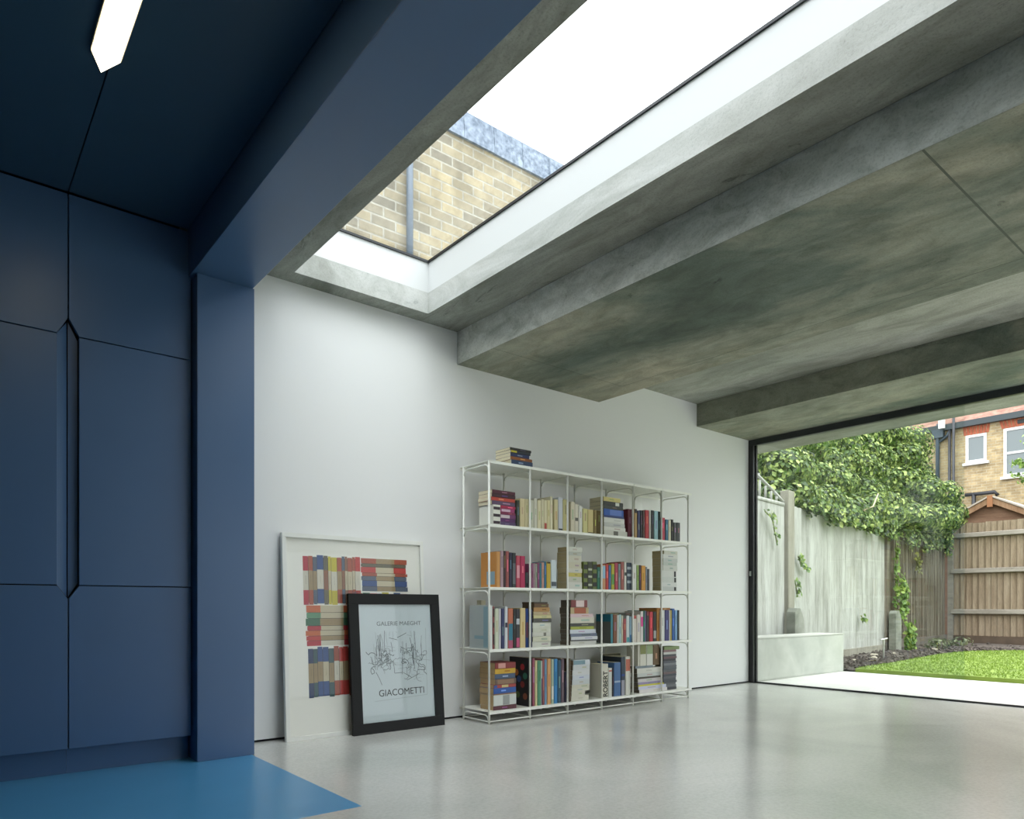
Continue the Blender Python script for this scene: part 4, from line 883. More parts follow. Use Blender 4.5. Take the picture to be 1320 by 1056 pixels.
def make_book(entry, label, group):
    k, row, bay, st, look, col, x, y, z, t, L, dp, bands, cover, txt, pagec = entry
    dark = sum(col) < 330
    m = cmat(col); sm = .0007
    name = 'magazine' if 'magazine' in look else ('box_file' if 'file' in look else 'book')
    # local axes: u = thickness, v = length (height of a standing book), w = depth from the spine
    def P(u0, u1, w0, w1, v0, v1):
        return (u0, u1, w0, w1, v0, v1) if k == 'v' else (v0, v1, w0, w1, u0, u1)
    b = MB()
    b.box(*P(0, sm, 0, dp, 0, L)); b.box(*P(t - sm, t, 0, dp, 0, L)); 
    # slightly rounded spine: two steps
    q = min(.003, t * .2)
    b.box(*P(q, t - q, -.0022, 0, 0, L)); b.box(*P(sm, t - sm, 0, .0016, 0, L))
    o = b.build(name, m); o.location = (x, y + .0024, z)
    if k == 'h':
        rj = random.Random(int(z * 1e4) + int(x * 100)); o.location.x += rj.uniform(-.003, .003); o.location.y += rj.uniform(0, .007)
        o.rotation_euler.z = math.radians(rj.uniform(-1.2, 1.2)) if st != 'lying' else 0
    tag(o, label, 'magazine' if name == 'magazine' else ('box file' if name == 'box_file' else 'book'), group)
    pc = pagec or (232, 222, 190)
    e = .0006
    b = MB(); b.box(*P(sm, t - sm, .0018, dp - e, e if k == 'v' else e, L - e)); b.build('page_block', page_mat(pc, k == 'h'), o)
    for (a, c, bc) in bands:
        b = MB(); b.box(*P(q + .0005, t - q - .0005, -.0027, -.0021, L * a + .0005, L * c - .0005)); b.build('spine_label', cmat(bc), o)
    if not bands and cover is None and txt is None and t > .016 and name == 'book':
        # faint title block, a shade off the cover
        s = 1 if dark else -1
        rr = random.Random(int(x * 1e4) + int(z * 1e3))
        bc = tuple(max(0, min(255, int(v + s * rr.choice([18, 30, 46] if not dark else [30, 55, 80])))) for v in col)
        a0 = rr.uniform(.3, .55); b = MB(); b.box(*P(t * .36, t * .64, -.0026, -.0021, L * a0, L * (a0 + rr.uniform(.2, .35)))); b.build('spine_label', cmat(bc), o)
    if cover == 'dots':
        rr = random.Random(3); cs = [(190, 60, 70), (200, 120, 60), (196, 186, 60), (60, 130, 110), (60, 90, 150), (170, 170, 165), (150, 60, 60), (90, 110, 60), (150, 90, 70)]
        b = MB(); ms = [cmat(c) for c in cs]
        spots = [(.30, .80), (.62, .68), (.80, .82), (.16, .62), (.48, .55), (.78, .30), (.30, .44), (.55, .22), (.16, .20)]
        for i, (fw, fv) in enumerate(spots):
            b.mi = i; n = 20; rad = .024
            b.face([(-.0004, dp * fw + rad * math.cos(2 * math.pi * j / n), L * fv + rad * math.sin(2 * math.pi * j / n)) for j in range(n)])
        b.build('coloured_dots', ms, o)
    elif cover:
        b = MB(); b.box(-.0005, 0, 0.001, dp - .001, .001, L - .001); b.build('front_cover', cmat(cover[0]), o)
        b = MB()
        if 'orange' in look: b.box(-.0009, -.0005, dp * .1, dp * .62, L * .08, L * .45)
        elif 'teal band' in look: b.box(-.0009, -.0005, .001, dp - .001, L * .74, L * .985)
        else: b.box(-.0009, -.0005, dp * .04, dp * .3, .01, L - .01); b.box(-.0009, -.0005, dp * .3, dp * .75, L * .22, L * .3)
        b.build('cover_picture', cmat(cover[1]), o)
    if txt:
        cu = bpy.data.curves.new('spine_title', 'FONT'); cu.body = txt; cu.size = .05; cu.extrude = .0002; cu.offset = .0012
        tt = bpy.data.objects.new('spine_title', cu); C.objects.link(tt); bpy.context.view_layer.update()
        me = bpy.data.meshes.new_from_object(tt); bpy.data.objects.remove(tt)
        xs = [v.co.x for v in me.vertices]; zs = [v.co.y for v in me.vertices]
        for v in me.vertices:
            v.co = Vector(((v.co.x - min(xs)) / (max(xs) - min(xs)) * L * .76, (v.co.y - min(zs)) / (max(zs) - min(zs)) * t * .66, v.co.z))
        tt = bpy.data.objects.new('spine_title', me); C.objects.link(tt); me.materials.append(mat('spine_ink', (40, 40, 38), .8))
        tt.parent = o
        # letters read upwards: local x -> +z, local y -> -x
        tt.matrix_local = Matrix(((0, -1, 0, t * .92), (0, 0, -1, -.0028), (1, 0, 0, L * .03), (0, 0, 0, 1)))
    return o

def books():
    cnt = {}
    seen = set()
    order = sorted(range(len(BOOKS)), key=lambda i: (BOOKS[i][1], BOOKS[i][2], BOOKS[i][0] == 'h', str(BOOKS[i][3]), BOOKS[i][6] if BOOKS[i][0] == 'v' else i))
    for i in order:
        e = BOOKS[i]; k, row, bay, st, look = e[:5]
        if row == 0:
            cnt[0] = cnt.get(0, 0) + 1
            lab = '%s book, %s down in the stack on top of the bookcase' % (look, ORD[cnt[0]]); grp = 'books stacked on top of the bookcase'
        else:
            grp = 'books on the %s' % ROWN[row]
            noun = '' if ('magazine' in look or 'file' in look or 'book' in look or 'volume' in look) else ' book'
            if k == 'v':
                key = (row, bay); cnt[key] = cnt.get(key, 0) + 1
                if len(look.split()) > 6:
                    lab = '%s%s, %s, %s bay' % (look, noun, ROWN[row], ORD[bay])
                else:
                    lab = '%s%s, %s upright in %s bay, %s' % (look, noun, ORD[cnt[key]], ORD[bay], ROWN[row])
            elif st == 'lying':
                lab = '%s, %s' % (look, ROWN[row])
            else:
                key = (row, bay, st); cnt[key] = cnt.get(key, 0) + 1
                sn = st if ' ' in st else 'stack'
                lab = '%s%s, %s from top of %s, %s bay, %s' % (look, noun, ORD[cnt[key]], sn, ORD[bay], ROWN[row])
        w = lab.split()
        if len(w) > 16: print('LONG', len(w), lab)
        if lab in seen: print('DUP', lab)
        seen.add(lab)
        make_book(e, lab, grp)
books()
# ------------------------------------------------------------------ garden
def fence_y(x):            # line of the left hand garden fence
    if x < 12.6: return 4.50 + (x - 6.75) * (5.24 - 4.50) / (12.6 - 6.75)
    return 5.24 + (x - 12.6) * (5.60 - 5.24) / (16.35 - 12.6)

def garden():
    rnd = random.Random(11)
    b = MB(); b.box(6.755, 8.687, -7, 4.6, -.12, 0)
    struct(b.build('patio', mat('pale_paving', (200, 199, 192), .7, noise=(208, 207, 201), scale=2)), 'bright white paving outside the garden door', 'patio')
    b = MB(); b.box(8.6, 45, -14, 16, -.3, -.03); b.box(6.76, 8.68, 4.6, 16, -.3, -.03)
    struct(b.build('ground', mat('garden_earth', (86, 74, 62), .95, noise=(60, 50, 42), scale=6)), 'bare garden earth', 'ground')
    # white rendered planter bench
    r = empty('raised_bench', (7.7, 4.3, 0)); tag(r, 'low pale concrete bench wall on the paving at the foot of the fence', 'bench')
    b = MB(); b.box(-.945, .986, -.18, .17, 0, .455); b.build('bench_body', concrete('pale_render', (170, 172, 163), (186, 188, 179), (196, 198, 189), fine=.35, streak=(1, 1, 1)), r, bevel=.008)
    b = MB(); b.box(-.945, .99, -.184, .17, .456, .468); b.build('bench_top', mat('pale_coping', (186, 186, 178), .6), r)
    # soil bed
    bm = MB()
    def bed(poly, z0, z1): bm.prism(poly, 'z', z0, z1)
    nx = 60
    for i in range(nx):
        for j in range(10):
            pass
    g = []
    xs = [8.69 + i * .12 for i in range(64)]
    def lawn_y(x):
        pts = [(8.69, 3.98), (9.2, 4.03), (10.0, 4.08), (11.5, 4.25), (12.8, 4.35), (13.6, 4.25), (14.3, 3.9), (14.75, 3.4), (14.9, 2.6)]
        for a, c in zip(pts, pts[1:]):
            if a[0] <= x <= c[0]: return a[1] + (c[1] - a[1]) * (x - a[0]) / (c[0] - a[0])
        return None
    rows = []
    for x in xs:
        ly = lawn_y(x); 
        if ly is None: ly = -6
        fy = fence_y(min(x, 16.3)) - .05
        ys = [ly - .15 + (fy - ly + .15) * j / 16 for j in range(17)]
        rows.append([bm.bm.verts.new((x, y, .0 + rnd.uniform(-.012, .03) + (.05 * min(1, max(0, j / 16)) ))) for j, y in enumerate(ys)])
    for a, c in zip(rows, rows[1:]):
        for j in range(16): bm.bm.faces.new((a[j], a[j + 1], c[j + 1], c[j])).smooth = True
    for i in range(1500):
        x = rnd.uniform(8.8, 16.2); ly = lawn_y(x) or -3; y = rnd.uniform(ly, fence_y(x)); s = rnd.uniform(.008, .028)
        bm.obox(Matrix.Translation((x, y, .03 + .03 * rnd.random())) @ Matrix.Rotation(rnd.uniform(0, 3), 4, Vector((rnd.random(), rnd.random(), rnd.random() + .1)).normalized()), -s, s, -s, s, -s * .6, s * .6)
    o = bm.build('soil_bed', mat('dark_soil', (62, 56, 52), .95, noise=(98, 90, 82), scale=14, bump=.5)); tag(o, 'dark crumbly soil border between the lawn and the fences', 'soil', kind='stuff')
    for i, (x, y, sz, lab) in enumerate(((10.9, 4.72, .065, 'largest pale stone on the dark soil, left of the concrete spur'), (10.45, 4.52, .045, 'pale stone on the soil close to the T-shaped stake'),
            (9.75, 4.48, .04, 'pale stone on the soil nearest the low bench'), (11.6, 4.72, .04, 'pale stone on the soil just left of the concrete spur foot'),
            (13.3, 4.75, .05, 'pale stone on the soil below the brown palings'), (15.3, 3.6, .05, 'pale stone on the soil under the back fence'))):
        bmm = bmesh.new(); bmesh.ops.create_icosphere(bmm, subdivisions=2, radius=sz)
        for v in bmm.verts: v.co *= rnd.uniform(.8, 1.15); v.co.z *= .6
        me = bpy.data.meshes.new('stone'); bmm.to_mesh(me); bmm.free(); so = bpy.data.objects.new('stone', me); C.objects.link(so)
        me.materials.append(mat('pale_stone', (166, 158, 142), .9)); so.location = (x, y, .06)
        tag(so, lab, 'stone', 'stones on the soil border')
    # lawn
    edge = [(8.69, -6.5), (8.69, 3.98), (9.2, 4.03), (10.0, 4.08), (11.5, 4.25), (12.8, 4.35), (13.6, 4.25), (14.3, 3.9), (14.75, 3.4), (14.9, 2.6), (14.9, -6.5)]
    b = MB(); b.prism(edge, 'z', -.02, .045); b.mi = 1
    for i in range(42000):
        x = rnd.uniform(8.7, 14.9); y = rnd.uniform(-.8, 4.33) if i % 5 else rnd.uniform(-6, -.8)
        ly = lawn_y(x)
        if ly is None or y > ly - .0: continue
        a = rnd.uniform(0, 6.28); w = .007; hh = rnd.uniform(.012, .028); lx, ly2 = rnd.uniform(-.02, .02), rnd.uniform(-.02, .02)
        b.face([(x - w * math.cos(a), y - w * math.sin(a), .044), (x + w * math.cos(a), y + w * math.sin(a), .044), (x + lx, y + ly2, .044 + hh)])
    o = b.build('lawn', [mat('turf', (108, 130, 48), .9, noise=(122, 144, 58), scale=3), leaf_mat('grass_blades', (100, 124, 44), (122, 148, 56), (142, 166, 78))])
    tag(o, 'bright green mown lawn between the white paving and the fence', 'grass', kind='stuff')

    # ---- left fence, first run: pale weathered close boards with trellis
    pale = weathered_wood('pale_weathered_boards', (128, 127, 119), (172, 172, 165), (198, 199, 194), sc=(4, 4, .35))
    palep = weathered_wood('pale_post_wood', (124, 119, 104), (146, 142, 128), (162, 159, 146))
    def boards(x0, x1, z0, top, w, m, parent, name='board_panel', jit=.0, over=.016, off=0.0, rel=0.0):
        b = MB(); x = x0
        while x < x1 - .01:
            ww = min(w * rnd.uniform(1 - jit, 1 + jit), x1 - x); y = fence_y(x + ww / 2) + off + rnd.uniform(0, rel)
            t = top(x) + rnd.uniform(-jit, jit) * .12
            # feather edge: thicker on one side
            bm_ = b; a = .004; c = .004 + over
            p = [(x, y), (x + ww + .006, y + a), (x + ww + .006, y + .022), (x, y + .022)]
            bm_.prism([(x, y - c), (x + ww - .002, y - a), (x + ww - .002, y + .012), (x, y + .012)], 'z', z0, t); x += ww
        return b.build(name, m, parent)
    r = empty('timber_fence', (0, 0, 0)); tag(r, 'tall pale weathered board fence with trellis at its near end behind the bench', 'fence')
    boards(6.8, 8.29, .10, lambda x: 2.06, .15, pale, r)
    boards(8.53, 12.45, .16, lambda x: 2.10 - (x - 8.5) * .035, .155, pale, r, over=.006)
    M_ = Matrix.Translation((0, 0, 0))
    b = MB(); b.prism([(8.53, fence_y(8.53) - .03), (12.45, fence_y(12.45) - .03), (12.45, fence_y(12.45) + .02), (8.53, fence_y(8.53) + .02)], 'z', .0, .16)
    b.build('gravel_board', palep, r)
    b = MB(); 
    def bar(xa, za, xb, zb, th=.018, dy=0.0): b.tube([(xa, fence_y(xa) + dy, za), (xb, fence_y(xb) + dy, zb)], th, 4)
    bar(6.8, 2.085, 8.29, 2.085, .03)
    bar(6.8, 2.46, 7.4, 2.40); bar(7.4, 2.40, 8.0, 2.22); bar(8.0, 2.22, 8.29, 2.12)
    for x in (6.9, 7.08, 7.26, 7.44, 7.6, 7.76, 7.92, 8.08):
        zt = 2.44 - (x - 6.8) * .133 if x < 7.4 else 2.36 - (x - 7.4) * .283
        bar(x, 2.1, x + .001, zt, .015)
    b.build('trellis', pale, r)
    MB().prism([(8.31, fence_y(8.31) - .06), (8.51, fence_y(8.51) - .06), (8.51, fence_y(8.5) + .06), (8.31, fence_y(8.3) + .06)], 'z', 0, 2.27).build('post', palep, r, bevel=.01)
    # ---- second run: thin grey brown palings
    pl = weathered_wood('grey_brown_palings', (86, 78, 66), (124, 116, 100), (156, 149, 133))
    r = empty('timber_fence', (0, 0, 0)); tag(r, 'rough fence of thin grey brown vertical palings half covered by ivy', 'fence')
    boards(12.72, 16.25, .22, lambda x: 2.2, .055, pl, r, 'paling_panel', jit=.35, rel=.03)
    b = MB(); b.prism([(12.72, fence_y(12.72) - .03), (16.25, fence_y(16.25) - .03), (16.25, fence_y(16.25) + .02), (12.72, fence_y(12.72) + .02)], 'z', .0, .215)
    b.build('gravel_board', mat('dark_gravel_board', (92, 86, 76), .9, noise=(112, 106, 96), scale=8), r)
    b = MB(); b.prism([(12.5, fence_y(12.5) - .04), (12.66, fence_y(12.6) - .04), (12.66, fence_y(12.6) + .05), (12.5, fence_y(12.5) + .05)], 'z', 0, 2.05); b.build('post', pl, r)
    # ---- back fence
    br = weathered_wood('brown_back_boards', (120, 104, 84), (142, 127, 106), (160, 147, 126))
    rail = weathered_wood('grey_rail_wood', (122, 116, 104), (142, 137, 126), (158, 153, 142), sc=(9, .7, 9))
    r = empty('timber_fence', (16.35, 0, 0)); tag(r, 'brown close board fence across the back of the garden with three grey rails', 'fence')
    b = MB(); y = 5.58
    while y > -5:
        w = rnd.uniform(.10, .125); d = rnd.uniform(0, .006); b.prism([(-.012 + d, y), (.012 + d, y - w + .004), (.03, y - w + .004), (.03, y)], 'z', .21, 2.5 + rnd.uniform(-.01, .01)); y -= w
    b.build('board_panel', br, r)
    for z in (.70, 1.53, 2.26): MB().prism([(-.075, z - .045), (-.015, z - .06), (-.015, z + .045), (-.06, z + .03)], 'y', -5, 5.5).build('rail', rail, r)
    MB().box(-.035, .02, -5, 5.56, .0, .205).build('gravel_board', mat('brown_gravel_board', (96, 82, 68), .9, noise=(82, 70, 58), scale=6), r)
    for yy in (5.52, 2.7, -.1): MB().box(-.05, .06, yy - .05, yy + .05, 0, 2.45).build('post', rail, r)
    # ---- concrete spurs
    cs = concrete('spur_concrete', (136, 136, 124), (154, 154, 142), (168, 168, 156))
    for (x, z1, z0, lab) in ((12.52, .73, 0, 'pale concrete spur post standing in the soil at the join of the two fences'), (8.36, .78, 0, 'pale concrete spur post rising behind the low bench')):
        y = fence_y(x) - .16
        o = MB().prism([(-.11, z0), (.11, z0), (.11, z1 - .14), (.02, z1), (-.06, z1), (-.11, z1 - .05)], 'y', -.06, .06).build('concrete_spur', cs, bevel=.008); o.location = (x, y if x > 9 else y + .03, 0)
        tag(o, lab, 'post')
    o = MB().tube([(0, 0, 0), (.01, 0, .3), (.0, 0, .31)], .012, 6).tube([(-.09, 0, .30), (.12, .0, .315)], .012, 6).build('garden_stake', mat('stake_white', (206, 206, 200), .6)); o.location = (10.35, 4.35, .03)
    tag(o, 'thin pale T-shaped stake standing in the soil border', 'stake')

# ------------------------------------------------------------------ plants
def leaves(b, pts, size, rnd, out=None):
    for (p, nrm) in pts:
        n = (Vector(nrm) + Vector((rnd.uniform(-.8, .8), rnd.uniform(-.8, .8), rnd.uniform(-.5, .9)))).normalized()
        u = n.cross(Vector((rnd.uniform(-1, 1), rnd.uniform(-1, 1), rnd.uniform(-1, 1)))).normalized(); v = n.cross(u)
        s = size * rnd.uniform(.6, 1.3); p = Vector(p); w = s * .36
        a = p - u * s * .5; c = p + u * s * .5; m1 = p + v * w + n * s * .08; m2 = p - v * w + n * s * .08
        A, M1, Cc, M2 = b.bm.verts.new(a), b.bm.verts.new(m1), b.bm.verts.new(c), b.bm.verts.new(m2)
        b.bm.faces.new((A, M1, Cc)); b.bm.faces.new((A, Cc, M2))

def ellip(c, r, n, rnd, thick=.35):
    out = []
    for i in range(n):
        while True:
            d = Vector((rnd.gauss(0, 1), rnd.gauss(0, 1), rnd.gauss(0, 1)))
            if d.length > .01: break
        d.normalize(); k = 1 - thick * rnd.random() ** 1.5
        out.append(((c[0] + d.x * r[0] * k, c[1] + d.y * r[1] * k, c[2] + d.z * r[2] * k), (d.x / r[0], d.y / r[1], d.z / r[2])))
    return out

def plants():
    rnd = random.Random(5)
    r = empty('ivy_shrub', (11.5, 5.6, 0)); tag(r, 'huge mass of glossy green climbing foliage spilling over the fences', 'shrub')
    off = Vector((-11.5, -5.6, 0))
    prof = [(7.6, 3.1), (9.3, 3.5), (10.8, 3.75), (12.6, 4.05), (14.0, 4.4), (15.1, 4.55), (15.7, 4.25), (16.2, 3.75), (16.7, 3.2), (17.2, 2.8)]
    def topz(x):
        for a, c in zip(prof, prof[1:]):
            if a[0] <= x <= c[0]: return a[1] + (c[1] - a[1]) * (x - a[0]) / (c[0] - a[0])
        return prof[0][1] if x < prof[0][0] else prof[-1][1]
    pts = []
    x = 7.7
    blobs = []
    while x < 16.95:
        zt = topz(x); zb = 2.15
        n = max(2, int((zt - zb) / .42))
        for j in range(n):
            z = zb + (zt - zb) * (j + .3) / n + rnd.uniform(-.1, .1)
            back = .28 + (.75 if x < 13.8 else .75 - min(.45, (x - 13.8) * .3)) * (j / n) + rnd.uniform(-.12, .14)
            y = fence_y(min(x, 16.3)) + back + max(0, min(.45, (8.9 - x) * .5))
            rad = rnd.uniform(.32, .5)
            blobs.append((x + rnd.uniform(-.12, .12), y, min(z, zt - rad * .6), rad))
        x += .42
    for (bx, by, bz, rad) in blobs:
        pts += ellip((bx, by, bz), (rad * 1.15, rad, rad * .85), int(720 * (rad / .4) ** 2), rnd)
    # fringe hanging in front of the fence
    for i in range(70):
        x = rnd.uniform(8.9, 16.1); zf = 2.1 if x < 12.6 else 2.2
        n = rnd.randint(24, 64); ln = rnd.uniform(.05, .30) + (.22 if x > 13.4 else 0)
        for k in range(n):
            t = rnd.random(); pts.append(((x + rnd.uniform(-.12, .12), fence_y(x) - .04 - rnd.uniform(0, .14), zf + .12 - t * ln), (0, -1, .4)))
    # bulge of softer foliage at the corner
    for (bx, by, bz, rad) in ((15.3, 5.3, 2.5, .42), (14.6, 5.2, 2.45, .4), (15.9, 5.35, 2.65, .4), (14.0, 5.15, 2.4, .34), (13.3, 5.1, 2.4, .3), (15.6, 5.35, 3.0, .42), (12.8, 5.2, 2.35, .28), (14.9, 5.4, 3.0, .4)):
        pts += ellip((bx, by, bz), (rad, rad * .7, rad * .75), int(760 * (rad / .4) ** 2), rnd)
    b = MB(); leaves(b, [((p[0] + off.x, p[1] + off.y, p[2]), n) for p, n in pts], .078, rnd)
    b.build('foliage', leaf_mat('ivy_leaves', (34, 56, 26), (92, 124, 50), (196, 210, 124)), r)
    b = MB()
    for i in range(40):
        x = rnd.uniform(8.3, 16); y = fence_y(x) + rnd.uniform(.35, .7); z1 = topz(x) - .5
        b.tube([(x + off.x, y + off.y, 0), (x + off.x + rnd.uniform(-.2, .2), y + off.y, 1.2), (x + off.x + rnd.uniform(-.5, .5), y + off.y + .1, 2.2), (x + off.x + rnd.uniform(-.8, .8), y + off.y + .15, z1)], .022, 5, r2=.008)
    b.build('stems', mat('ivy_stem', (92, 78, 58), .9), r)
    b = MB(); b.tube([(11.05 + off.x, 4.93 + off.y, 2.28), (11.3 + off.x, 4.9 + off.y, 2.36), (11.52 + off.x, 4.92 + off.y, 2.58)], .014, 5, r2=.009)
    b.build('bare_twig', mat('bare_twig_bark', (196, 178, 150), .8), r)
    # smaller climbers
    def climber(name, lab, segs, n, size, spread, cols, stem=True):
        r = empty(name, segs[0]); tag(r, lab, 'climbing plant'); o = Vector(segs[0]); pts = []
        for i in range(n):
            k = rnd.uniform(0, len(segs) - 1.001); a = Vector(segs[int(k)]); c = Vector(segs[int(k) + 1]); p = a.lerp(c, k - int(k))
            pts.append((p + Vector((rnd.uniform(-spread, spread), rnd.uniform(-.06, .0), rnd.uniform(-spread, spread))) - o, (0, -1, .3)))
        b = MB(); leaves(b, pts, size, rnd); b.build('foliage', leaf_mat(name + '_leaves_%d' % n, *cols), r)
        b = MB(); b.tube([Vector(s) - o for s in segs], .008, 5); b.build('stem', mat('green_stem', (120, 126, 70), .8), r)
    G = ((70, 104, 40), (112, 146, 56), (164, 184, 88))
    climber('climbing_plant', 'leafy climber hanging in the gap between the pale and the brown fence', [(12.62, 5.13, .05), (12.68, 5.13, .9), (12.66, 5.12, 1.5), (12.7, 5.12, 2.15)], 170, .09, .08, G)
    climber('climbing_plant', 'bushy green climber above the concrete spur at the fence join', [(12.86, 5.1, .6), (12.9, 5.1, .95), (12.84, 5.1, 1.25)], 190, .10, .13, G)
    climber('low_green_plant', 'small bushy green plant at the foot of the concrete spur', [(12.86, 5.0, .04), (12.9, 5.0, .2), (12.9, 5.0, .42)], 260, .10, .17, G)
    climber('climbing_plant', 'thin green sprig on the pale fence under the trellis', [(7.62, 4.55, 1.93), (7.8, 4.56, 1.86), (7.98, 4.6, 1.55)], 46, .055, .035, G)
    climber('climbing_plant', 'thin yellow green sprig on the pale fence right of its post', [(8.62, 4.68, 1.45), (8.75, 4.70, 1.33), (8.95, 4.72, 1.27)], 50, .06, .04, G)
    climber('climbing_plant', 'small sprig low on the pale fence above the bench', [(8.54, 4.68, 1.14), (8.58, 4.68, 1.02), (8.6, 4.68, .92)], 34, .06, .04, G)
    climber('climbing_plant', 'tiny sprig midway along the pale fence', [(11.1, 4.99, .66), (11.14, 4.99, .55)], 16, .07, .04, G)
    climber('climbing_plant', 'moss green tuft on the brown palings', [(14.0, 5.3, 1.72), (14.05, 5.3, 1.45)], 60, .08, .07, ((96, 104, 44), (128, 132, 58), (150, 150, 74)))
    for i, (x, y) in enumerate(((14.4, 5.05), (13.7, 4.85), (15.0, 4.9))):
        rr = empty('low_green_plant', (x, y, .04)); tag(rr, ('scrubby grey green plant on the soil, middle of three below the brown palings', 'scrubby grey green plant on the soil, leftmost of three below the brown palings', 'scrubby grey green plant on the soil nearest the back fence corner')[i], 'plant', 'scrubby plants on the far soil bed')
        b = MB(); leaves(b, ellip((0, 0, .08), (.25, .2, .12), 90, rnd), .07, rnd); b.build('foliage', leaf_mat('scrub_leaves_%d' % i, (80, 92, 66), (112, 122, 88), (140, 146, 112)), rr)
        b = MB(); b.tube([(0, 0, 0), (.02, 0, .12)], .01, 5); b.build('stem', mat('green_stem', (120, 126, 70), .8), rr)
    # young tree whose twigs enter at the right edge
    rr = empty('young_tree', (20.7, 4.75, 0)); tag(rr, 'young tree with loose green twigs behind the back fence at the right edge', 'tree')
    b = MB(); b.tube([(0, 0, -.05), (.05, 0, 2.2), (0, .1, 4.6)], .05, 7, r2=.02)
    tips = []
    for i in range(16):
        a = rnd.uniform(0, 6.28); z = rnd.uniform(2.9, 4.4); p1 = Vector((math.cos(a) * .35, math.sin(a) * .35, z + .3)); p2 = Vector((math.cos(a) * .8, math.sin(a) * .8, z + .45))
        b.tube([(0, .05, z), p1, p2], .018, 5, r2=.005); tips += [p1, p2, (p1 + p2) / 2]
    b.build('trunk_and_branches', mat('young_bark', (104, 92, 74), .9), rr)
    pts = []
    for t in tips:
        pts += ellip(tuple(t), (.2, .2, .14), 20, rnd, .9)
    b = MB(); leaves(b, pts, .10, rnd); b.build('foliage', leaf_mat('young_tree_leaves', (70, 104, 44), (116, 150, 70), (160, 186, 110)), rr)

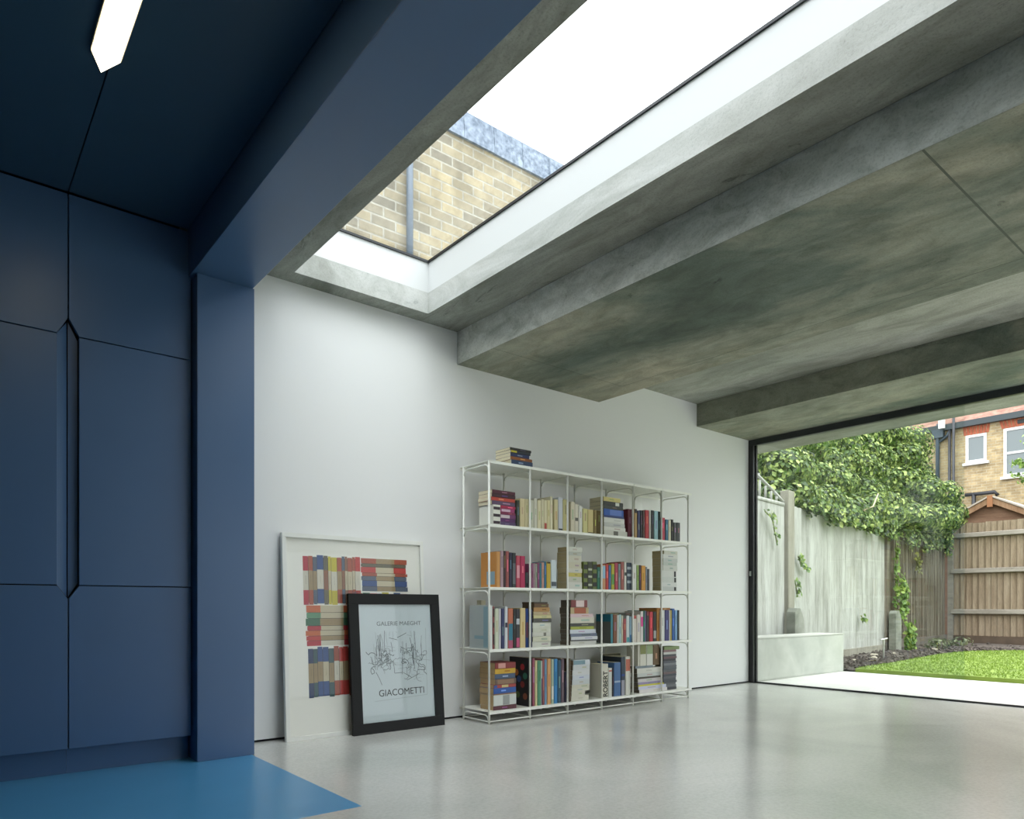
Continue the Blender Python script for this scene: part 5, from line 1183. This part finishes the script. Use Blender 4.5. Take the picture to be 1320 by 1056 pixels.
# ------------------------------------------------------------------ buildings beyond
def buildings():
    rnd = random.Random(2)
    # summerhouse / shed with a shallow gable
    X = 17.5
    r = empty('garden_shed', (X, 5.13, 0)); tag(r, 'brown timber shed whose gable shows above the back fence', 'shed')
    yr, zr = 0, 3.14; hw, ze = 1.45, 2.36
    b = MB(); b.prism([(-hw + .15, 0), (hw - .15, 0), (hw - .15, ze), (0, zr - .1), (-hw + .15, ze)], 'x', 0, 2.2); b.build('wall_boards', weathered_wood('shed_cladding', (104, 78, 60), (124, 96, 76), (140, 112, 92), sc=(6, .6, 10)), r)
    for s in (-1, 1):
        b = MB(); b.prism([(0, zr), (s * hw, ze + .02), (s * hw, ze - .10), (0, zr - .13)], 'x', -.10, -.06); b.build('barge_board', weathered_wood('shed_barge_%d' % (s + 1), (124, 94, 68), (144, 114, 86), (160, 132, 104)), r)
        b = MB(); b.prism([(0, zr + .04), (s * (hw + .03), ze + .05), (s * (hw + .03), ze + .015), (0, zr + .005)], 'x', -.12, 2.3); b.build('roof_sheet', mat('shed_roof_felt', (168, 160, 148), .8), r)
    MB().box(-.13, -.1, -.05, .05, zr - .22, zr + .03).build('finial', mat('finial_wood', (150, 104, 70), .8), r)
    # house
    X = 22.0
    r = empty('brick_house', (X, 5, 0)); tag(r, 'yellow brick terraced house with red lintels and white windows beyond the fence', 'house')
    yb = brick('stock_brick_house', (190, 170, 130), (160, 142, 108), (184, 176, 152), 'YZ', dirt=(150, 142, 128))
    b = MB(); b.box(0, 7, -9, 4.2, 0, 5.80); b.build('brick_wall', yb, r)
    # tiled roof: courses of tiles
    b = MB(); n = 22
    for i in range(n):
        x0 = -.12 + i * .2; z0 = 5.90 + i * .16
        b.prism([(x0, z0), (x0 + .24, z0 + .19), (x0 + .24, z0 + .165), (x0, z0 - .03)], 'y', -9.1, 4.3)
    b.build('tiled_roof', mat('red_roof_tiles', (116, 78, 66), .85, noise=(150, 116, 100), scale=7), r)
    MB().box(-.14, .0, -9.1, 4.3, 5.74, 5.90).build('gutter', mat('black_gutter', (52, 62, 66), .5), r)
    wf = mat('white_sash', (206, 208, 206), .5); wp = mat('net_curtain_glass', (112, 122, 124), .25, spec=.6)
    def win(y0, y1, z0, z1, bar):
        y0 -= 5; y1 -= 5
        b = MB(); t = .07
        b.box(-.03, .02, y0, y0 + t, z0, z1); b.box(-.03, .02, y1 - t, y1, z0, z1); b.box(-.03, .02, y0 + t, y1 - t, z0, z0 + t); b.box(-.03, .02, y0 + t, y1 - t, z1 - t, z1)
        if bar: b.box(-.03, .02, y0 + t, y1 - t, bar - .03, bar + .03)
        o = b.build('window', wf, r)
        MB().box(-.012, -.002, y0 + t, y1 - t, z0 + t, z1 - t).build('pane', wp, o)
        MB().box(-.09, -.0, y0 - .06, y1 + .06, z0 - .07, z0).build('sill', wf, o)
        b = MB(); k = int((y1 - y0 + .1) / .075); w = (y1 - y0 + .1) / k; cy = (y0 + y1) / 2
        for i in range(k):
            ya = y0 - .05 + i * w; sp = (ya + w / 2 - cy) * .12
            b.prism([(ya + .006, z1 + .01), (ya + w - .006, z1 + .01), (ya + w - .006 + sp, z1 + .25), (ya + .006 + sp, z1 + .25)], 'x', -.012, 0)
        b.build('brick_lintel', mat('red_lintel_brick', (166, 92, 66), .85, noise=(146, 76, 54), scale=12), r)
    win(6.56, 7.06, 4.74, 5.5, None); win(5.15, 6.17, 4.24, 5.52, 4.86); win(1.5, 2.6, 4.24, 5.52, 4.86); win(-1.5, -.4, 4.24, 5.52, 4.86)
    pm = mat('dark_downpipe', (58, 58, 64), .5)
    b = MB(); b.tube([(-.08, 2.72, 5.95), (-.08, 2.72, 5.8), (-.08, 2.74, 5.6), (-.08, 2.74, 3.0)], .055, 8).tube([(-.08, 2.42, 5.74), (-.08, 2.5, 5.58), (-.08, 2.72, 5.42)], .04, 6)
    b.box(-.16, 0, 2.58, 2.86, 5.55, 5.78); b.build('downpipe_with_hopper', mat('blue_grey_downpipe', (60, 74, 84), .5), r)
    MB().tube([(-.08, 2.44, 5.8), (-.08, 2.44, 0)], .04, 8).build('downpipe', pm, r)
    MB().tube([(-.16, 2.31, 6.25), (-.16, 2.31, 0)], .035, 8).build('downpipe', pm, r)
    MB().box(-.26, -.16, 2.52, 2.66, 5.78, 6.25).build('white_flue', mat('white_plastic', (236, 238, 236), .5), r)
    b = MB(); b.tube([(-.10, 2.05, 3.86), (-.10, 1.35, 3.86), (-.10, 1.28, 3.76)], .05, 6); b.tube([(-.1, 1.84, 3.86), (-.1, 1.84, 3.0)], .05, 6); b.build('branch_pipe', mat('black_waste_pipe', (36, 38, 42), .5), r)
    MB().box(-.03, 0, .68, .86, 5.60, 5.70).build('vent', mat('black_vent', (40, 44, 46), .6), r)
    # neighbour's brick wall seen up through the rooflight
    r = empty('neighbour_wall', (3.6, 4.62, 0)); tag(r, 'tall yellow brick wall with slate coping seen through the rooflight', 'wall')
    b = MB(); b.box(-4.0, 2.9, -.12, .12, 0, 4.46); b.build('brickwork', brick('stock_brick_wall', (182, 168, 136), (132, 126, 112), (176, 172, 158), 'XZ', length=.2, dirt=(140, 138, 130)), r)
    b = MB(); rr = random.Random(8)
    for k in range(4):
        x = -4.0
        while x < 2.9:
            w = .3; b.box(x, min(2.9, x + w - .004), -.13 - .0 - (3 - k) * .004, .12, 4.46 + k * .055 - rr.uniform(0, .004), 4.515 + k * .055); x += w
    b.build('slate_coping', mat('slate_blue_grey', (92, 106, 124), .6, noise=(148, 160, 176), scale=26), r)
    b = MB(); b.tube([(2.690 - 3.6, -.165, 2.96), (2.690 - 3.6, -.165, 4.44)], .026, 8)
    for z in (3.3, 4.1): b.tube([(2.690 - 3.6, -.165, z), (2.690 - 3.6, -.165, z + .04)], .033, 8); b.box(2.690 - 3.6 - .015, 2.690 - 3.6 + .015, -.165, -.12, z, z + .03)
    b.build('downpipe', mat('grey_downpipe', (92, 104, 116), .5), r)

garden()
plants()
buildings()
